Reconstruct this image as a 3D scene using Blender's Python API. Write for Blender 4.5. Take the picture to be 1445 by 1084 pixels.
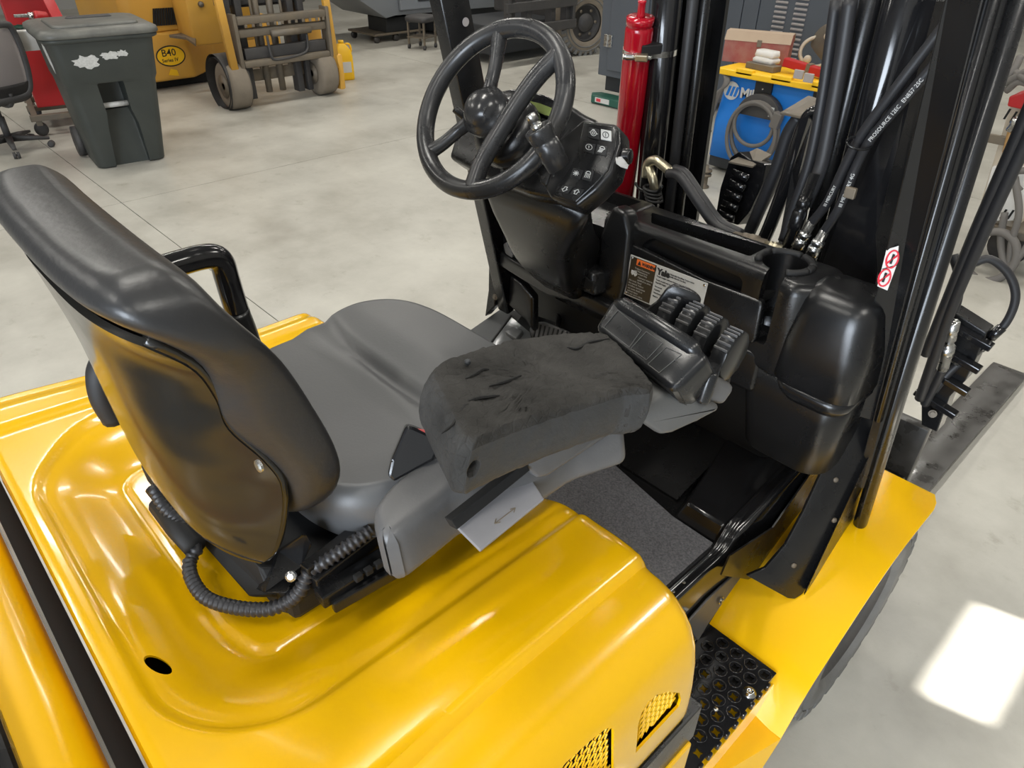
import bpy, bmesh, math, random
from mathutils import Vector, Matrix, noise
random.seed(7)
SC = bpy.context.scene
for o in list(bpy.data.objects): bpy.data.objects.remove(o)
COL = SC.collection
V = Vector
PI = math.pi
# ------------------------------------------------------------------ camera
FOC, CX, CY, HC = 1000.0, 722.5, 542.0, 1.90
CAM = Matrix(((0.68284, 0.42085, -0.59712), (0.73050, -0.38193, 0.56617), (0.01022, -0.82282, -0.56821)))
_d = V((-18, 1448, 1000)).normalized(); _f = V((1298, -690, 1000)); _f = (_f - _f.dot(_d)*_d).normalized()
_z = -_d; _r = _f.cross(_z)
CAM = Matrix((_r, _f, _z))
cam = bpy.data.cameras.new('camera'); camo = bpy.data.objects.new('camera', cam); COL.objects.link(camo)
cam.sensor_width = 36.0; cam.lens = FOC/1445.0*36.0; cam.clip_start = 0.02
R3 = Matrix((CAM @ V((1,0,0)), CAM @ V((0,-1,0)), CAM @ V((0,0,-1)))).transposed()
camo.matrix_world = Matrix.Translation((0,0,HC)) @ R3.to_4x4()
SC.camera = camo
# ------------------------------------------------------------------ world, sun, lights, exposure
SC.view_settings.view_transform = 'Standard'; SC.view_settings.look = 'None'
SC.view_settings.gamma = 1.0; SC.view_settings.use_curve_mapping = False
SC.view_settings.exposure = 0.24
w = bpy.data.worlds.new('world'); SC.world = w; w.use_nodes = True
wn = w.node_tree; bg = wn.nodes['Background']
sky = wn.nodes.new('ShaderNodeTexSky'); sky.sky_type = 'HOSEK_WILKIE'; sky.turbidity = 4.0
sky.sun_direction = V((0.78, 0.216, 0.588)).normalized()
wn.links.new(sky.outputs[0], bg.inputs[0]); bg.inputs[1].default_value = 0.55
def light(name, kind, loc, energy, color=(1,1,1), rot=None, **kw):
    l = bpy.data.lights.new(name, kind); l.energy = energy; l.color = color
    for k, v in kw.items(): setattr(l, k, v)
    o = bpy.data.objects.new(name, l); o.location = loc
    if rot is not None: o.rotation_euler = rot
    COL.objects.link(o); return o
SUN_EL, SUN_AZ = math.radians(36), math.radians(15.5)          # sun comes from the right, through the door lites
sd = V((math.cos(SUN_EL)*math.cos(SUN_AZ), math.cos(SUN_EL)*math.sin(SUN_AZ), math.sin(SUN_EL)))
so = light('sun', 'SUN', (8, 2, 8), 26.0, (1.0, 0.96, 0.9), angle=0.012)
so.rotation_euler = sd.to_track_quat('Z', 'Y').to_euler()
CEIL = 5.4
# high-bay strip lamps under the hall ceiling
LAMPS = [(x, y) for x in (-10.5, -6.3, -2.1, 1.6) for y in (-3.2, 0.4, 4.0, 7.6, 11.2)]
for x, y in LAMPS:
    light('high_bay_light', 'AREA', (x, y, CEIL-0.22), 60.0, (1.0, 0.965, 0.89), (0,0,0), shape='RECTANGLE', size=0.36, size_y=1.5)
# daylight through the open roller door behind and right of the truck
light('door_daylight', 'AREA', (1.2, -5.75, 1.9), 560.0, (0.80, 0.89, 1.0), (math.radians(90), 0, 0), shape='RECTANGLE', size=3.4, size_y=3.2)

# ------------------------------------------------------------------ helpers: rays
def ray(u, v): return CAM @ V(((u-CX)/FOC, (v-CY)/FOC, 1.0))
def at(u, v, x=None, y=None, z=None):
    d = ray(u, v); c = V((0,0,HC))
    if z is not None: t = (z-HC)/d.z
    elif x is not None: t = x/d.x
    else: t = y/d.y
    return c + d*t
def on(u, v, p0, n):
    d = ray(u, v); c = V((0,0,HC)); p0 = V(p0); n = V(n)
    return c + d*((p0-c).dot(n)/d.dot(n))
# ------------------------------------------------------------------ helpers: materials
def mat(name, col, rough=0.5, metal=0.0, coat=0.0, bump=0.0, bscale=60.0, var=0.0, vscale=6.0, col2=None, spec=0.5, detail=4.0, rvar=0.0, emit=None, alpha=None):
    m = bpy.data.materials.new(name); m.use_nodes = True
    nt = m.node_tree; b = nt.nodes['Principled BSDF']
    b.inputs['Base Color'].default_value = (*col, 1); b.inputs['Roughness'].default_value = rough
    b.inputs['Metallic'].default_value = metal; b.inputs['Coat Weight'].default_value = coat
    b.inputs['Coat Roughness'].default_value = 0.08
    b.inputs['Specular IOR Level'].default_value = spec
    tc = nt.nodes.new('ShaderNodeTexCoord')
    if var > 0 or rvar > 0:
        n = nt.nodes.new('ShaderNodeTexNoise'); n.inputs['Scale'].default_value = vscale; n.inputs['Detail'].default_value = 6.0
        n.inputs['Roughness'].default_value = 0.62
        nt.links.new(tc.outputs['Object'], n.inputs['Vector'])
        if var > 0:
            r = nt.nodes.new('ShaderNodeValToRGB'); c2 = col2 or tuple(min(1, c*2.2+0.02) for c in col)
            r.color_ramp.elements[0].position = 0.5-0.28; r.color_ramp.elements[1].position = 0.5+0.22
            r.color_ramp.elements[0].color = (*col, 1)
            r.color_ramp.elements[1].color = (*[a*(1-var)+b2*var for a, b2 in zip(col, c2)], 1)
            nt.links.new(n.outputs[0], r.inputs[0]); nt.links.new(r.outputs[0], b.inputs['Base Color'])
        if rvar > 0:
            mr = nt.nodes.new('ShaderNodeMapRange'); mr.inputs[1].default_value = 0.3; mr.inputs[2].default_value = 0.7
            mr.inputs[3].default_value = max(0.02, rough-rvar); mr.inputs[4].default_value = min(1, rough+rvar)
            nt.links.new(n.outputs[0], mr.inputs[0]); nt.links.new(mr.outputs[0], b.inputs['Roughness'])
    if bump > 0:
        n2 = nt.nodes.new('ShaderNodeTexNoise'); n2.inputs['Scale'].default_value = bscale; n2.inputs['Detail'].default_value = detail
        nt.links.new(tc.outputs['Object'], n2.inputs['Vector'])
        bp = nt.nodes.new('ShaderNodeBump'); bp.inputs['Strength'].default_value = bump; bp.inputs['Distance'].default_value = 0.004
        nt.links.new(n2.outputs[0], bp.inputs['Height']); nt.links.new(bp.outputs[0], b.inputs['Normal'])
    if emit:
        b.inputs['Emission Color'].default_value = (*emit[:3], 1); b.inputs['Emission Strength'].default_value = emit[3]
    return m
M = {}
M['yellow'] = mat('yellow_paint', (0.82, 0.455, 0.0008), 0.22, coat=0.5, bump=0.05, bscale=90, rvar=0.04, vscale=9)
M['yellow_smooth'] = mat('yellow_paint_smooth', (0.84, 0.465, 0.0008), 0.25, coat=0.3)
M['yellow_old'] = mat('worn_yellow_paint', (0.62, 0.33, 0.04), 0.5, var=0.35, col2=(0.5, 0.30, 0.10), vscale=4)
M['yellow_bright'] = mat('bright_yellow_plastic', (0.85, 0.50, 0.01), 0.45)
M['black_plastic'] = mat('black_plastic', (0.008, 0.008, 0.0085), 0.28, bump=0.05, bscale=420, rvar=0.05, vscale=5)
M['black_gloss'] = mat('black_gloss_paint', (0.009, 0.009, 0.010), 0.15, coat=0.3, rvar=0.05, vscale=7)
M['black_semi'] = mat('black_satin_paint', (0.007, 0.007, 0.0075), 0.27, rvar=0.07, vscale=8)
M['black_matt'] = mat('black_matt', (0.010, 0.010, 0.0105), 0.62)
M['dark_void'] = mat('dark_interior', (0.004, 0.004, 0.004), 0.8)  # near-black: the shade inside gaps, slots and recesses is put into the colour
M['shell'] = mat('seat_shell_plastic', (0.016, 0.015, 0.013), 0.16, rvar=0.06, vscale=6, bump=0.02, bscale=40)
M['vinyl'] = mat('black_vinyl', (0.022, 0.022, 0.023), 0.36, bump=0.16, bscale=75, rvar=0.04, vscale=7, detail=7)
M['seat_lit'] = mat('lit_cushion_vinyl', (0.078, 0.080, 0.083), 0.42, bump=0.05, bscale=220, var=0.3, vscale=5, col2=(0.12, 0.12, 0.12))  # vinyl made lighter: light falling on the cushion is put into its grey
M['wheel'] = mat('steering_wheel_plastic', (0.020, 0.020, 0.021), 0.30, rvar=0.12, vscale=14, var=0.25, col2=(0.06, 0.06, 0.06))
M['pod'] = mat('lever_pod_plastic', (0.011, 0.0115, 0.0125), 0.26, bump=0.02, bscale=300, rvar=0.05, vscale=10)
M['pod_lit'] = mat('lever_pod_lit_end', (0.085, 0.085, 0.083), 0.45, bump=0.06, bscale=300)  # lighter grey: the pod's end faces the light, painted into the colour
M['console'] = mat('armrest_console_plastic', (0.080, 0.080, 0.083), 0.42, bump=0.05, bscale=300, var=0.3, vscale=16, col2=(0.17, 0.165, 0.155))
M['flap'] = mat('grey_flap_plastic', (0.25, 0.245, 0.255), 0.38, var=0.35, vscale=14, col2=(0.17, 0.165, 0.17))
M['rubber'] = mat('tyre_rubber', (0.075, 0.075, 0.075), 0.6, bump=0.25, bscale=60, var=0.6, vscale=9, col2=(0.20, 0.20, 0.19))
M['hose'] = mat('hose_rubber', (0.016, 0.016, 0.018), 0.5, bump=0.06, bscale=200)
M['hose_dusty'] = mat('dusty_hose_rubber', (0.13, 0.12, 0.11), 0.7)
M['conduit'] = mat('conduit_plastic', (0.03, 0.03, 0.033), 0.42)
M['steel'] = mat('zinc_steel', (0.50, 0.50, 0.49), 0.28, metal=1.0, rvar=0.12, vscale=30)
M['brass'] = mat('zinc_yellow_fitting', (0.52, 0.47, 0.34), 0.32, metal=0.9)
M['chrome'] = mat('bright_steel', (0.75, 0.75, 0.74), 0.15, metal=1.0)
M['red'] = mat('red_gloss_paint', (0.42, 0.004, 0.016), 0.16, coat=0.4)
M['red_flat'] = mat('red_paint', (0.42, 0.012, 0.014), 0.4, var=0.3, col2=(0.22, 0.01, 0.01), vscale=5)
M['red_old'] = mat('faded_red_paint', (0.26, 0.03, 0.03), 0.6, var=0.6, col2=(0.34, 0.22, 0.17), vscale=9)
M['tan_dust'] = mat('dusty_tan_lid', (0.40, 0.31, 0.22), 0.8, var=0.4, col2=(0.3, 0.2, 0.15), vscale=9)
M['mat'] = mat('floor_mat', (0.035, 0.037, 0.042), 0.75, bump=0.8, bscale=500, var=1.0, vscale=230, col2=(0.22, 0.22, 0.24))
M['bin'] = mat('bin_plastic', (0.026, 0.031, 0.029), 0.5, var=0.5, vscale=3.5, col2=(0.055, 0.06, 0.052))
M['bin_lid'] = mat('bin_lid_plastic', (0.045, 0.048, 0.046), 0.45, var=0.7, vscale=6, col2=(0.20, 0.195, 0.17))
M['white_wear'] = mat('worn_white_label', (0.62, 0.62, 0.60), 0.7, var=0.6, vscale=60, col2=(0.25, 0.25, 0.24))
M['white'] = mat('white_plastic', (0.66, 0.65, 0.63), 0.5, var=0.3, col2=(0.45, 0.42, 0.36), vscale=12)
M['blue'] = mat('blue_cover', (0.010, 0.18, 0.62), 0.42, bump=0.5, bscale=3.5)
M['cab'] = mat('slate_cabinet_paint', (0.075, 0.085, 0.10), 0.45)
M['cab_dark'] = mat('slate_dark', (0.02, 0.022, 0.025), 0.6)
M['grey_machine'] = mat('grey_machine_paint', (0.19, 0.205, 0.225), 0.45)
M['green'] = mat('dark_green_paint', (0.02, 0.09, 0.065), 0.45)
M['mesh_grey'] = mat('chair_mesh', (0.36, 0.33, 0.32), 0.8)
M['dirty_steel'] = mat('dirty_steel', (0.13, 0.115, 0.095), 0.55, metal=0.3, var=0.6, vscale=9, col2=(0.22, 0.17, 0.11), bump=0.3, bscale=40)
M['dirty_tyre'] = mat('dusty_tyre', (0.16, 0.135, 0.105), 0.85, bump=0.5, bscale=30, var=0.5, vscale=8, col2=(0.24, 0.20, 0.15))
M['dusty_black'] = mat('dusty_black', (0.03, 0.03, 0.032), 0.6, var=0.4, col2=(0.09, 0.08, 0.07), vscale=8)
M['beige'] = mat('beige_panel', (0.48, 0.42, 0.34), 0.6, var=0.4, col2=(0.34, 0.28, 0.2), vscale=6)
M['wood'] = mat('wood_tan', (0.35, 0.2, 0.07), 0.6)
M['plate'] = mat('printed_plate', (0.50, 0.49, 0.46), 0.4)
M['plate_dark'] = mat('printed_plate_dark', (0.035, 0.027, 0.018), 0.35)
M['orange'] = mat('warning_orange', (0.80, 0.17, 0.03), 0.5)
M['ink'] = mat('black_ink', (0.015, 0.015, 0.015), 0.6)
M['print_white'] = mat('white_print', (0.55, 0.55, 0.53), 0.6)
M['print_grey'] = mat('grey_print', (0.30, 0.29, 0.26), 0.6)
M['print_red'] = mat('red_print', (0.6, 0.03, 0.05), 0.6)
M['lcd'] = mat('lcd_glass', (0.20, 0.25, 0.07), 0.25)
M['buckle_red'] = mat('buckle_red', (0.62, 0.10, 0.09), 0.5)
M['fork'] = mat('fork_steel', (0.020, 0.019, 0.017), 0.36, rvar=0.2, vscale=9, var=0.7, col2=(0.10, 0.095, 0.09))
M['foot'] = mat('foot_plate_reflection', (0.15, 0.155, 0.16), 0.22, metal=0.4)  # grey stands in for the bright reflection on a glossy black plate
M['switch_light'] = mat('pale_switch', (0.42, 0.42, 0.40), 0.5)
# armrest foam: pitted, cracked
def foam():
    m = mat('worn_foam', (0.016, 0.0155, 0.0145), 0.92, var=0.9, vscale=13, col2=(0.060, 0.058, 0.055), spec=0.2)
    nt = m.node_tree; b = nt.nodes['Principled BSDF']; tc = nt.nodes.new('ShaderNodeTexCoord')
    vo = nt.nodes.new('ShaderNodeTexVoronoi'); vo.feature = 'DISTANCE_TO_EDGE'; vo.inputs['Scale'].default_value = 75
    nt.links.new(tc.outputs['Object'], vo.inputs['Vector'])
    n = nt.nodes.new('ShaderNodeTexNoise'); n.inputs['Scale'].default_value = 320; n.inputs['Detail'].default_value = 5
    nt.links.new(tc.outputs['Object'], n.inputs['Vector'])
    mn = nt.nodes.new('ShaderNodeMath'); mn.operation = 'MINIMUM'; mn.inputs[1].default_value = 0.10
    nt.links.new(vo.outputs['Distance'], mn.inputs[0])
    ad = nt.nodes.new('ShaderNodeMath'); ad.operation = 'MULTIPLY_ADD'; ad.inputs[1].default_value = 0.18
    nt.links.new(n.outputs[0], ad.inputs[0]); nt.links.new(mn.outputs[0], ad.inputs[2])
    bp = nt.nodes.new('ShaderNodeBump'); bp.inputs['Strength'].default_value = 0.7; bp.inputs['Distance'].default_value = 0.008
    nt.links.new(ad.outputs[0], bp.inputs['Height']); nt.links.new(bp.outputs[0], b.inputs['Normal'])
    return m
M['foam'] = foam()
M['foam_skin'] = mat('foam_skin', (0.026, 0.027, 0.0285), 0.62, bump=0.25, bscale=180, var=0.4, vscale=14, col2=(0.06, 0.06, 0.06))
def concrete():
    m = mat('concrete', (0.40, 0.385, 0.34), 0.38, spec=0.45)
    nt = m.node_tree; b = nt.nodes['Principled BSDF']; tc = nt.nodes.new('ShaderNodeTexCoord')
    def nz(scale, det, off=0.0):
        n = nt.nodes.new('ShaderNodeTexNoise'); n.inputs['Scale'].default_value = scale; n.inputs['Detail'].default_value = det; n.inputs['Roughness'].default_value = 0.65
        nt.links.new(tc.outputs['Object'], n.inputs['Vector']); return n
    def ramp(src, stops):
        r = nt.nodes.new('ShaderNodeValToRGB'); e = r.color_ramp.elements
        e[0].position, e[0].color = stops[0][0], (*stops[0][1], 1); e[1].position, e[1].color = stops[-1][0], (*stops[-1][1], 1)
        for p, c in stops[1:-1]:
            q = e.new(p); q.color = (*c, 1)
        nt.links.new(src.outputs[0], r.inputs[0]); return r
    r1 = ramp(nz(1.3, 8), [(0.28, (0.30, 0.285, 0.245)), (0.5, (0.41, 0.395, 0.35)), (0.72, (0.50, 0.485, 0.43))])
    r2 = ramp(nz(0.55, 4), [(0.30, (0.55, 0.53, 0.50)), (0.42, (1, 1, 1)), (1.0, (1, 1, 1))])
    r3 = ramp(nz(7, 9), [(0.27, (0.72, 0.70, 0.66)), (0.40, (1, 1, 1)), (1.0, (1.04, 1.04, 1.04))])
    m1 = nt.nodes.new('ShaderNodeMixRGB'); m1.blend_type = 'MULTIPLY'; m1.inputs[0].default_value = 0.6
    m2 = nt.nodes.new('ShaderNodeMixRGB'); m2.blend_type = 'MULTIPLY'; m2.inputs[0].default_value = 0.8
    nt.links.new(r1.outputs[0], m1.inputs[1]); nt.links.new(r2.outputs[0], m1.inputs[2])
    nt.links.new(m1.outputs[0], m2.inputs[1]); nt.links.new(r3.outputs[0], m2.inputs[2])
    nt.links.new(m2.outputs[0], b.inputs['Base Color'])
    bp = nt.nodes.new('ShaderNodeBump'); bp.inputs['Strength'].default_value = 0.12; bp.inputs['Distance'].default_value = 0.004
    nt.links.new(nz(45, 6).outputs[0], bp.inputs['Height']); nt.links.new(bp.outputs[0], b.inputs['Normal'])
    return m
M['concrete'] = concrete()
M['wall'] = mat('painted_wall', (0.28, 0.275, 0.26), 0.7)
M['ceiling'] = mat('ceiling_sheet', (0.14, 0.14, 0.135), 0.6)
M['joint'] = mat('joint_filler', (0.10, 0.095, 0.085), 0.8)

# ------------------------------------------------------------------ helpers: geometry
def new(): return bmesh.new()
INV = {}
def obj(name, bm, m, parent=None, smooth=None, label=None, mats=None):
    me = bpy.data.meshes.new(name)
    if smooth is not None:
        for f in bm.faces: f.smooth = True
        for e in bm.edges:
            if len(e.link_faces) == 2 and e.calc_face_angle(0.0) > math.radians(smooth): e.smooth = False
    bmesh.ops.recalc_face_normals(bm, faces=bm.faces)
    bm.to_mesh(me); bm.free()
    return link(name, me, m, parent, label)
def link(name, me, m, parent=None, label=None):
    o = bpy.data.objects.new(name, me); COL.objects.link(o)
    if m is not None:
        me.materials.clear()
        me.materials.append(M[m] if isinstance(m, str) else m)
    if parent is not None:
        o.parent = parent
        if parent.get('_w'): o.matrix_parent_inverse = Matrix.Translation(-parent.location)
    if label: o['label'] = label
    return o
def root(name, label, cat, loc=(0,0,0), rz=0.0, group=None, world=False):
    o = bpy.data.objects.new(name, None); COL.objects.link(o)
    o.location = loc; o.rotation_euler = (0,0,rz); o['label'] = label; o['category'] = cat
    if group: o['group'] = group
    if world: o['_w'] = 1
    o.empty_display_size = 0.1
    return o
def tag(o, label, cat, group=None):
    o['label'] = label; o['category'] = cat
    if group: o['group'] = group
    return o
def struct(o): o['kind'] = 'structure'; return o
def box(bm, c, s, rot=None, bev=0.0, seg=2):
    r = bmesh.ops.create_cube(bm, size=1.0)
    mx = Matrix.Translation(c) @ ((rot.to_4x4() if rot else Matrix()) @ Matrix.Diagonal((*s, 1)))
    bmesh.ops.transform(bm, matrix=mx, verts=r['verts'])
    if bev > 0:
        es = {e for v in r['verts'] for e in v.link_edges}
        bmesh.ops.bevel(bm, geom=list(es), offset=bev, segments=seg, affect='EDGES', profile=0.5)
    return bm
def mbox(c, s, rot=None, bev=0.0, seg=2): return box(new(), c, s, rot, bev, seg)
def prism(bm, pts, ext, bev=0.0, seg=2):
    """polygon pts (3d) extruded by vector ext"""
    a = [bm.verts.new(p) for p in pts]; b = [bm.verts.new(V(p)+V(ext)) for p in pts]
    n = len(a); fs = [bm.faces.new(a), bm.faces.new(b[::-1])]
    for i in range(n): fs.append(bm.faces.new((a[i], b[i], b[(i+1) % n], a[(i+1) % n])))
    bmesh.ops.recalc_face_normals(bm, faces=fs)
    if bev > 0:
        es = {e for f in fs for e in f.edges}
        bmesh.ops.bevel(bm, geom=list(es), offset=bev, segments=seg, affect='EDGES', profile=0.5)
    return bm
def loft(bm, rings, caps=True, closed=True):
    vs = [[bm.verts.new(p) for p in r] for r in rings]; n = len(vs[0])
    for a, b in zip(vs, vs[1:]):
        for i in range(n if closed else n-1):
            bm.faces.new((a[i], a[(i+1) % n], b[(i+1) % n], b[i]))
    if caps and closed:
        bm.faces.new(vs[0][::-1]); bm.faces.new(vs[-1])
    return bm
def crom(pts, n=8, closed=False):
    pts = [V(p) for p in pts]; out = []; N = len(pts)
    rng = range(N if closed else N-1)
    for i in rng:
        if closed: p0, p1, p2, p3 = pts[i-1], pts[i], pts[(i+1) % N], pts[(i+2) % N]
        else:
            p1, p2 = pts[i], pts[i+1]; p0 = pts[i-1] if i else p1*2-p2; p3 = pts[i+2] if i+2 < N else p2*2-p1
        for k in range(n):
            t = k/n
            out.append(0.5*((2*p1)+(p2-p0)*t+(2*p0-5*p1+4*p2-p3)*t*t+(3*p1-p0-3*p2+p3)*t**3))
    if not closed: out.append(pts[-1])
    return out
def tube(bm, pts, r, n=12, closed=False, caps=True):
    """sweep of a round (or per-point radius) section along a polyline"""
    pts = [V(p) for p in pts]; N = len(pts); rad = r if callable(r) else (lambda i: r)
    T = []
    for i in range(N):
        a = pts[i-1] if (i or closed) else pts[0]; b = pts[(i+1) % N] if (i < N-1 or closed) else pts[-1]
        T.append((b-a).normalized())
    up = V((0,0,1)) if abs(T[0].z) < 0.9 else V((1,0,0))
    u = T[0].cross(up).normalized(); rings = []
    for i in range(N):
        u = (u - u.dot(T[i])*T[i]).normalized(); v = T[i].cross(u)
        rings.append([pts[i] + (u*math.cos(2*PI*k/n)+v*math.sin(2*PI*k/n))*rad(i) for k in range(n)])
    if closed:
        vs = [[bm.verts.new(p) for p in q] for q in rings]
        # match the last ring to the first to remove twist
        best = min(range(n), key=lambda s: sum((vs[-1][k].co-vs[0][(k+s) % n].co).length for k in range(0, n, 3)))
        for i in range(N):
            a = vs[i]; b = vs[(i+1) % N]; sh = best if i == N-1 else 0
            for k in range(n): bm.faces.new((a[k], a[(k+1) % n], b[(k+1+sh) % n], b[(k+sh) % n]))
        return bm
    return loft(bm, rings, caps)
def frame(d):
    d = V(d).normalized(); up = V((0,0,1)) if abs(d.z) < 0.95 else V((1,0,0))
    u = up.cross(d).normalized(); v = d.cross(u); return u, v, d
def lathe(bm, prof, o, ax, n=24, caps=True):
    """profile [(along axis, radius)] around axis"""
    u, v, d = frame(ax); o = V(o)
    return loft(bm, [[o + d*h + (u*math.cos(2*PI*k/n)+v*math.sin(2*PI*k/n))*max(r, 1e-4) for k in range(n)] for h, r in prof], caps)
def cyl(bm, a, b, r, n=16, bev=0.0):
    a = V(a); b = V(b); L = (b-a).length
    if bev: return lathe(bm, [(0, r-bev), (bev*0.3, r-bev*0.3), (bev, r), (L-bev, r), (L-bev*0.3, r-bev*0.3), (L, r-bev)], a, b-a, n)
    return lathe(bm, [(0, r), (L, r)], a, b-a, n)
def rrect(w, h, r, n=4):
    pts = []
    for cx_, cy_, a0 in ((w/2-r, h/2-r, 0), (-w/2+r, h/2-r, 90), (-w/2+r, -h/2+r, 180), (w/2-r, -h/2+r, 270)):
        for k in range(n+1):
            a = math.radians(a0+90*k/n); pts.append((cx_+r*math.cos(a), cy_+r*math.sin(a)))
    return pts
def grid(bm, P):
    vs = [[bm.verts.new(p) for p in r] for r in P]
    for i in range(len(vs)-1):
        for j in range(len(vs[0])-1): bm.faces.new((vs[i][j], vs[i][j+1], vs[i+1][j+1], vs[i+1][j]))
    return vs
def bolt(bm, p, n, r=0.008, h=0.006, six=True):
    lathe(bm, [(0, r*1.5), (h*0.3, r*1.5), (h*0.3, r), (h, r*0.92), (h, r*0.4)], p, n, 6 if not six else 12)
def boolean(o, cutters, op='DIFFERENCE', solver='EXACT'):
    for cb in cutters:
        me = bpy.data.meshes.new('cutter'); bmesh.ops.recalc_face_normals(cb, faces=cb.faces); cb.to_mesh(me); cb.free()
        c = bpy.data.objects.new('cutter', me); COL.objects.link(c); bpy.context.view_layer.update(); c.matrix_world = o.matrix_world.copy()
        md = o.modifiers.new('b', 'BOOLEAN'); md.object = c; md.operation = op; md.solver = solver
        bpy.context.view_layer.update()
        dg = bpy.context.evaluated_depsgraph_get(); nm = bpy.data.meshes.new_from_object(o.evaluated_get(dg))
        o.modifiers.clear(); old = o.data; nm.name = old.name; o.data = nm; bpy.data.meshes.remove(old)
        bpy.data.objects.remove(c); bpy.data.meshes.remove(me)
def mirror_curve_text(s, size, m, parent, o, xd, yd, name='lettering', ext=0.0004, align='LEFT', sx=1.0, bold=0.0):
    cu = bpy.data.curves.new('t', 'FONT'); cu.body = s; cu.size = size; cu.extrude = ext; cu.align_x = align; cu.offset = bold
    cu.resolution_u = 2
    t = bpy.data.objects.new('t', cu); COL.objects.link(t); bpy.context.view_layer.update()
    me = bpy.data.meshes.new_from_object(t.evaluated_get(bpy.context.evaluated_depsgraph_get()))
    bpy.data.objects.remove(t); bpy.data.curves.remove(cu)
    xd = V(xd).normalized(); yd = V(yd); yd = (yd-yd.dot(xd)*xd).normalized(); zd = xd.cross(yd)
    mx = Matrix((xd*sx, yd, zd)).transposed().to_4x4(); mx.translation = V(o)
    me.transform(mx); me.name = name
    return link(name, me, m, parent)
text = mirror_curve_text
def copy_tree(o, parent=None):
    c = o.copy(); COL.objects.link(c)
    if parent is not None: c.parent = parent
    for ch in o.children: copy_tree(ch, c)
    return c
def lerp(a, b, t): return a+(b-a)*t
def sstep(a, b, x):
    t = max(0.0, min(1.0, (x-a)/(b-a))); return t*t*(3-2*t)
def interp(tab, x):
    if x <= tab[0][0]: return tab[0][1]
    for (a, va), (b, vb) in zip(tab, tab[1:]):
        if x <= b: return va+(vb-va)*(x-a)/(b-a)
    return tab[-1][1]
def interpc(tab, x):
    n = len(tab)
    if x <= tab[0][0]: return tab[0][1]
    if x >= tab[-1][0]: return tab[-1][1]
    for i in range(n-1):
        if x <= tab[i+1][0]:
            x0, y0 = tab[i]; x1, y1 = tab[i+1]; h = x1-x0
            m0 = (y1-tab[i-1][1])/(x1-tab[i-1][0]) if i > 0 else (y1-y0)/h
            m1 = (tab[i+2][1]-y0)/(tab[i+2][0]-x0) if i+2 < n else (y1-y0)/h
            t = (x-x0)/h
            return (2*t**3-3*t*t+1)*y0+(t**3-2*t*t+t)*h*m0+(-2*t**3+3*t*t)*y1+(t**3-t*t)*h*m1
def interps(tab, x):
    if x <= tab[0][0]: return tab[0][1]
    for (a, va), (b, vb) in zip(tab, tab[1:]):
        if x <= b: return va+(vb-va)*sstep(a, b, x)
    return tab[-1][1]
# ================================================================== SETTING
X0, X1, Y0, Y1 = -17.0, 3.2, -6.0, 17.0
fl = struct(obj('floor', mbox(((X0+X1)/2, (Y0+Y1)/2, -0.06), (X1-X0+0.4, Y1-Y0+0.4, 0.1)), 'joint'))
g = 0.003
for x0, x1, ys, gr in ((X0, -11.65, [Y0, -3.55, 1.37, 6.29, 11.2, Y1], g), (-11.65, -5.65, [Y0, -3.55, 1.37, 6.29, 11.2, Y1], g), (-5.65, -1.0, [Y0, -3.55, 1.37, 6.29, 11.2, Y1], 0.0), (-1.0, X1, [Y0, -3.55, 6.29, 11.2, Y1], g)):
    gl = 0.0 if x0 == -1.0 else g
    for a_, b_ in zip(ys, ys[1:]):
        obj('slab', mbox(((x0+gl+x1-gr)/2, (a_+b_)/2, -0.005), (x1-gr-x0-gl, b_-a_-2*g, 0.010)), 'concrete', fl)
struct(obj('ceiling', mbox(((X0+X1)/2, (Y0+Y1)/2, CEIL+0.05), (X1-X0+0.4, Y1-Y0+0.4, 0.1)), 'ceiling'))
struct(obj('wall_left', mbox((X0-0.05, (Y0+Y1)/2, CEIL/2), (0.1, Y1-Y0, CEIL)), 'wall'))
struct(obj('wall_far', mbox(((X0+X1)/2, Y1+0.05, CEIL/2), (X1-X0+0.2, 0.1, CEIL)), 'wall'))
# rear wall with the roller door opening (x -0.7 .. 3.0, up to 3.6 m)
bm = new(); box(bm, ((X0-0.7)/2, Y0-0.05, CEIL/2), (-0.7-X0, 0.1, CEIL)); box(bm, (3.1, Y0-0.05, CEIL/2), (0.2, 0.1, CEIL)); box(bm, (1.15, Y0-0.05, (3.6+CEIL)/2), (3.7, 0.1, CEIL-3.6))
struct(obj('wall_rear', bm, 'wall'))
# right wall: sectional door with a row of small lites that let the sun in
lz0, lz1 = 2.245, 2.380; bm = new(); L = Y1-Y0
ca, ta = math.cos(SUN_AZ), math.tan(SUN_EL)
yo = 3.2*math.tan(SUN_AZ)
k = ca/ca
z_lo = (X1-0.125)/ca*ta; z_hi = (X1+0.075)/ca*ta
box(bm, (X1+0.02, (Y0+Y1)/2, z_lo/2), (0.04, L, z_lo)); box(bm, (X1+0.02, (Y0+Y1)/2, (z_hi+CEIL)/2), (0.04, L, CEIL-z_hi))
lites = [1.94+yo+d for d in (-2.6, -1.3, 0.0, 1.3, 2.6)]; prev = Y0
for yc in lites:
    a = yc-0.235; box(bm, (X1+0.02, (prev+a)/2, (z_lo+z_hi)/2), (0.04, a-prev, z_hi-z_lo)); prev = yc+0.235
box(bm, (X1+0.02, (prev+Y1)/2, (z_lo+z_hi)/2), (0.04, Y1-prev, z_hi-z_lo))
struct(obj('wall_right', bm, 'wall'))

# ================================================================== FORKLIFT
FL = root('forklift', 'black and yellow forklift with seat, steering wheel and mast, in the foreground', 'forklift', (-0.8, 0.9, 0), world=True)

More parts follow.
